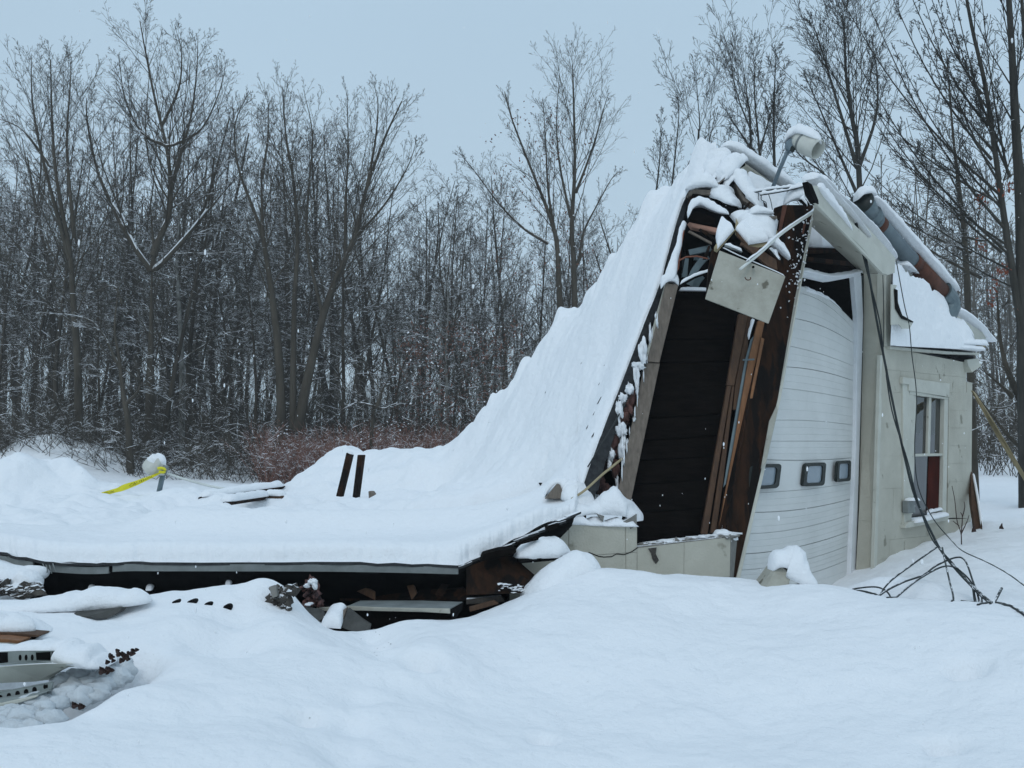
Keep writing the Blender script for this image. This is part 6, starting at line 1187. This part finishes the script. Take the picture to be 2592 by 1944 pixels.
hero("birch_tree", "pale snow-streaked trunk pair above the red shrubs, right of the small forked sapling", 29, [([(1590, 1060), (1590, 700), (1575, 400), (1600, 0), (1590, -350)], .07, 14, .4), ([(1520, 1050), (1520, 700), (1540, 300), (1530, -100)], .07, 12, .4)], seed=19, tm='bark_birch', levels=4, z=ZG)
# trees behind the building
for nm_, lb, Y, lm, sd_ in [("whip_tree", "thin upright tree directly left of the roof peak", 24, [([(270, 1300), (275, 1000), (285, 750), (265, 510)], .05, 30, .1), ([(100, 1300), (130, 1000), (160, 700), (155, 560)], .035, 20, .1), ([(20, 1200), (50, 900), (55, 640)], .03, 14, .1), ([(300, 1000), (350, 800), (385, 650)], .03, 12, .1), ([(440, 1100), (450, 900), (470, 720)], .025, 10, .1)], 31),
    ("whip_tree", "multi-stemmed thin tree rising behind the roof ridge, left of the lamp", 23, [([(620, 1200), (590, 900), (570, 600), (530, 320)], .05, 26, .15), ([(660, 1200), (640, 900), (610, 560), (615, 330)], .05, 24, .15), ([(735, 1200), (725, 800), (730, 500), (740, 280)], .05, 28, .1), ([(600, 900), (500, 750), (400, 600)], .035, 14, .2), ([(640, 900), (700, 700), (760, 480)], .03, 14, .2), ([(600, 800), (520, 600), (470, 400)], .03, 14, .2)], 32),
    ("whip_tree", "bushy tall tree behind the gable with dense tangled twigs", 22, [([(1240, 1500), (1235, 1100), (1190, 700), (1155, 450), (1145, 200), (1130, 90)], .09, 46, .15), ([(1240, 1200), (1130, 950), (1000, 650), (900, 430)], .05, 24, .2), ([(1220, 1000), (1100, 600), (1010, 300), (940, 90)], .05, 26, .2), ([(1230, 1000), (1330, 700), (1340, 450), (1300, 200)], .05, 22, .2), ([(1180, 1250), (1040, 1050), (860, 900), (790, 700)], .04, 20, .2)], 33)]:
    hero(nm_, lb, Y, lm, style='whip', seed=sd_, z=ZE, levels=5, grp=None, tm='bark_plain', cm='bark_plain', kids=dict(lr=.34, ang=(16, 42)), thin=.85, rmin=.0034)
# the big near tree at the right edge: long sweeping limbs
hero("sweeping_tree", "large tree at the right edge with many long limbs sweeping up to the left", 15, [
    ([(2215, 2600), (2205, 1700), (2190, 1200), (2160, 700), (2140, 300), (2110, -200), (2080, -700)], .125, 20, .45), ([(2207, 2000), (2150, 1650), (2095, 1300), (2040, 900), (1980, 500), (1900, 150), (1840, -200), (1800, -500)], .07, 22, .3), ([(2190, 1500), (2230, 1000), (2240, 500), (2200, 0), (2220, -400)], .07, 16, .3)] +
    [([(x0, y0), (x0 + (x1 - x0) * .3, y0 + (y1 - y0) * .22), (x0 + (x1 - x0) * .65, y0 + (y1 - y0) * .55), (x1, y1)] , r0 * .55, 20, .12) for x0, y0, x1, y1, r0 in
     [(2110, 1500, 1180, 300, .045), (2090, 1350, 1300, 60, .05), (2060, 1150, 1090, -60, .045), (2020, 950, 1400, -80, .045), (2000, 750, 1500, -120, .045), (1960, 560, 1620, -120, .04), (2090, 1250, 1420, 250, .04), (2100, 1450, 1250, 640, .035), (2120, 1600, 1180, 920, .035), (2070, 1100, 1600, -60, .04),
      (2130, 1050, 1780, -100, .045), (2100, 900, 1750, 0, .035), (2130, 1700, 1400, 1180, .03), (2050, 1200, 1240, 560, .035), (2030, 900, 1560, 120, .035), (1990, 640, 1680, -60, .03), (2110, 1000, 1950, -100, .04), (2080, 1500, 1180, 420, .04)]],
    style='whip', seed=41, z=ZE, levels=4, tm='bark_plain', cm='bark_plain', kids=dict(lr=.20, ang=(18, 48), rr=.4, wig=.03, tip=.2), rmin=.0034, thin=.8)
hero("snowy_forked_tree", "dark forked tree with thick snow in its crotch at the right edge beside the wall", 15.5, [
    ([(690, 2000), (680, 1200), (670, 800), (650, 480), (600, 350), (540, 200), (500, 0), (480, -300)], .135, 10, .45), ([(668, 640), (680, 480), (720, 350), (790, 150), (830, -100)], .10, 5, .5), ([(590, 430), (500, 340), (360, 225)], .045, 8, .2), ([(660, 790), (560, 700), (440, 550), (330, 400)], .05, 8, .2), ([(640, 450), (540, 500), (430, 500)], .02, 5, .2), ([(420, 610), (360, 640), (300, 665)], .014, 3, .2)],
    style='spread', seed=43, z=ZF, levels=3, kids=dict(lr=.35))
hero("snowy_limb_tree", "bare tree behind the pipe with long snow-lined limbs reaching left", 17, [
    ([(1900, 2200), (1870, 1600), (1830, 1150), (1790, 800), (1750, 300)], .08, 16, .3), ([(1900, 1500), (1700, 1420), (1450, 1290), (1330, 1200)], .035, 9, .2), ([(1960, 1650), (1780, 1560), (1600, 1450), (1440, 1290), (1300, 1180)], .04, 9, .2), ([(1850, 1400), (1980, 1430), (2060, 1340)], .03, 5, .2)], style='spread', seed=44, z=ZE, levels=3, kids=dict(lr=.3))
def leafset(label, spots, m, size, n, Y, seed, spread):
    r = random.Random(seed); V = []; Fc = []
    for sx, sy in spots:
        for k in range(n):
            c = at(sx + r.gauss(0, spread), sy + r.gauss(0, spread), Y + r.uniform(-.5, .5)); a = np.array([r.gauss(0, 1) for _ in range(3)]); a = nrm(a); b = nrm(np.cross(a, [r.random(), r.random(), 1])); s = size * r.uniform(.6, 1.2); q = len(V)
            V += [c + a * s, c + b * s * .5, c - a * s, c - b * s * .5]; Fc.append((q, q + 1, q + 2, q + 3))
    return MB().add(V, Fc).build("clinging_leaves", M[m], None)
lv = leafset("", [ZE(2100, 1110), ZE(1960, 1180), ZE(2070, 1620), ZE(2120, 1600), Z2(1780, 1060), Z2(1720, 1120), Z2(1610, 905), Z2(1610, 560), Z2(1700, 1210), Z2(1680, 1280), Z2(1900, 1330), Z2(1750, 480)], 'leaf_orange', .035, 16, 15.3, 5, 9)
tag(lv, "orange-brown leaves clinging to twigs at the right edge", kind='stuff', cat="leaves")
# brown leaves in the lone leafy tree and wood edge
lv = leafset("", [Z8(rt.uniform(330, 760), rt.uniform(250, 900)) for _ in range(60)], 'leaf_brown', .05, 9, 30, 6, 16); tag(lv, "brown leaves clinging in the twigs of the lone tree", kind='stuff', cat="leaves")
lv = leafset("", [ZP(rt.uniform(1000, 1300), rt.uniform(820, 1080)) for _ in range(120)], 'leaf_brown', .05, 14, 28, 7, 16); tag(lv, "brown beech leaves dusted with snow behind the slope", kind='stuff', cat="leaves")

# ------------------------------------------------------------------ far wood (one mass), brush and shrubs
def instances(vars_, spec):
    """copies of meshes merged into one mesh"""
    VV = []; QQ = []; b = 0
    for i, (x, y, z, rz, s) in spec:
        for me in vars_[i]:
            n = len(me.vertices); co = np.empty(n * 3, np.float32); me.vertices.foreach_get("co", co); co = co.reshape(-1, 3) * s
            q = np.empty(len(me.loops), np.int32); me.loops.foreach_get("vertex_index", q); c, s_ = math.cos(rz), math.sin(rz)
            VV.append(np.stack([co[:, 0] * c - co[:, 1] * s_ + x, co[:, 0] * s_ + co[:, 1] * c + y, co[:, 2] + z], -1)); QQ.append(q.reshape(-1, 4) + b); b += n
    return np.vstack(VV), np.vstack(QQ)
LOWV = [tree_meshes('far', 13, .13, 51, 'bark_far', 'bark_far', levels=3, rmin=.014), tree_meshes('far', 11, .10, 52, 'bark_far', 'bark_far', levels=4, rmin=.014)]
sp_l = []
for k in range(150):
    px = rt.uniform(-300, 2900); Y_ = rt.uniform(62, 95); l = gloc(px, Y_, -.3); want = CAMZ + (1130 - top_at(px, 0) - 170) / F * Y_ - l[2]; sp_l.append((rt.randrange(2), (l[0], l[1], l[2], rt.uniform(0, 6.28), max(.5, want / 12.5 * rt.uniform(.7, .95)))))
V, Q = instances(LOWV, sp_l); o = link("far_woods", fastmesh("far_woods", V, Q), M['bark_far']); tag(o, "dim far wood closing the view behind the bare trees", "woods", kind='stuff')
# undergrowth stems: thin snowy brush all along the wood edge
def brush(n, x0, x1, Y0, Y1, hmin, hmax, r0, seed, lean=.35, twigs=4, dens=None):
    S = Segs(); r = random.Random(seed)
    for k in range(n):
        px = r.uniform(x0, x1)
        if dens and r.random() > dens(px): continue
        Y_ = r.uniform(Y0, Y1); x, y, z = gloc_fast(px, Y_); h = r.uniform(hmin, hmax); d = nrm(np.array([r.gauss(0, lean), r.gauss(0, lean), 1.])); p = np.array([x, y, z - .05]); m = 5
        for i in range(m):
            q = p + d * h / m; S.add(p, q, r0 * (1 - .15 * i), r0 * (1 - .15 * (i + 1)))
            if i > 0:
                for _ in range(r.randint(0, twigs)):
                    e = nrm(d + np.array([r.gauss(0, .8), r.gauss(0, .8), r.gauss(.1, .4)])); L_ = h * r.uniform(.12, .35); a = p + (q - p) * r.random(); b_ = a + e * L_ * .5; S.add(a, b_, r0 * .6, r0 * .5); e2 = nrm(e + np.array([r.gauss(0, .35), r.gauss(0, .35), r.gauss(0, .2)])); S.add(b_, b_ + e2 * L_ * .5, r0 * .5, r0 * .35)
            p = q; d = nrm(d + np.array([r.gauss(0, .12), r.gauss(0, .12), r.gauss(-.02, .1)]))
    return S
GX, GYc = np.meshgrid(np.linspace(-700, 3300, 160), np.linspace(20, 70, 60)); GZ = gz((GX - 1296) / F * GYc, GYc)
def gloc_fast(px, Y):
    fx_ = (px + 700) / 4000 * 159; fy_ = (Y - 20) / 50 * 59; i = int(min(max(fx_, 0), 158)); j = int(min(max(fy_, 0), 58)); a = fx_ - i; b = fy_ - j
    return (px - 1296) / F * Y, Y, GZ[j, i] * (1 - a) * (1 - b) + GZ[j, i + 1] * a * (1 - b) + GZ[j + 1, i] * (1 - a) * b + GZ[j + 1, i + 1] * a * b
S = brush(2300, -200, 1500, 28, 46, 1.2, 4.2, .013, 3, .3, 4); o = link("undergrowth", S.mesh("undergrowth", 3), M['bark']); tag(o, "snowy brush and saplings filling the foot of the wood", "brush", kind='stuff')
S = brush(900, 2250, 2900, 26, 46, 1.0, 3.5, .013, 4, .35, 4); o = link("undergrowth", S.mesh("undergrowth", 3), M['bark']); tag(o, "snowy brush in the wood to the right of the building", "brush", kind='stuff')
S = brush(900, -100, 700, 25.5, 29, .5, 1.8, .010, 5, .9, 3); o = link("bramble", S.mesh("bramble", 3), M['bark']); tag(o, "thin arching stems in the snow along the left wood edge", "brush", kind='stuff')
S = brush(3000, 660, 1500, 24.5, 29, .5, 1.55, .008, 6, .4, 4); o = link("red_shrubs", S.mesh("red_shrubs", 3), M['leaf_brown']); tag(o, "reddish brown snow-dusted shrubs at the wood edge", "shrubs", kind='stuff')
r = random.Random(77); V = []; Fc = []
for k in range(7000):
    px = 1500 - 800 * r.random() ** 1.5; Y_ = r.uniform(24.5, 29); x, y, z = gloc_fast(px, Y_); c = np.array([x, y, z + r.uniform(.25, 1.45) * (.75 + .35 * math.sin(px * .021) + .1 * math.sin(px * .09))]); a = nrm(np.array([r.gauss(0, 1), r.gauss(0, 1), r.gauss(0, .6)])); b = nrm(np.cross(a, [r.random(), r.random(), 1.3])); s = r.uniform(.018, .045); q = len(V)
    V += [c + a * s, c + b * s * .6, c - a * s, c - b * s * .6]; Fc.append((q, q + 1, q + 2, q + 3))
o = link("shrub_leaves", fastmesh("shrub_leaves", np.array(V), np.array(Fc)), M['leaf_brown']); tag(o, "withered reddish leaves on the shrubs at the wood edge", "leaves", kind='stuff')

# ------------------------------------------------------------------ falling snow
r = random.Random(99); mb = MB()
for k in range(900):
    Y_ = 1.6 + 14 * r.random() ** 1.2; px = r.uniform(-300, 2900); py = r.uniform(-200, 1900); c = at(px, py, Y_)
    if Y_ > 5 and c[2] < 1.2: continue
    V, Fc = blob(c, [q_ := r.uniform(.0010, .0026), q_, q_ * r.uniform(1, 3.)], k, 1, .3); mb.add(V, Fc)
o = mb.build("snowflakes", M['snow'], None); tag(o, "scattered snowflakes falling through the air", "snowflakes", kind='stuff')

# ------------------------------------------------------------------ snowy air
HX = 200
bpy.ops.mesh.primitive_cube_add(size=1); hz = bpy.context.object; hz.name = "haze"; hz.scale = (2 * HX, 2 * HX, 60); hz.location = (0, 0, 27)
hm = bpy.data.materials.new("haze"); hm.use_nodes = True; n_ = hm.node_tree.nodes; n_.remove(n_["Principled BSDF"]); pv = n_.new("ShaderNodeVolumePrincipled")
pv.inputs["Color"].default_value = (.86, .90, .95, 1); pv.inputs["Density"].default_value = .0009; pv.inputs["Anisotropy"].default_value = .2
hm.node_tree.links.new(pv.outputs[0], n_["Material Output"].inputs["Volume"]); hz.data.materials.append(hm); tag(hz, kind='stuff'); hz['label'] = "thin snowy haze in the air"
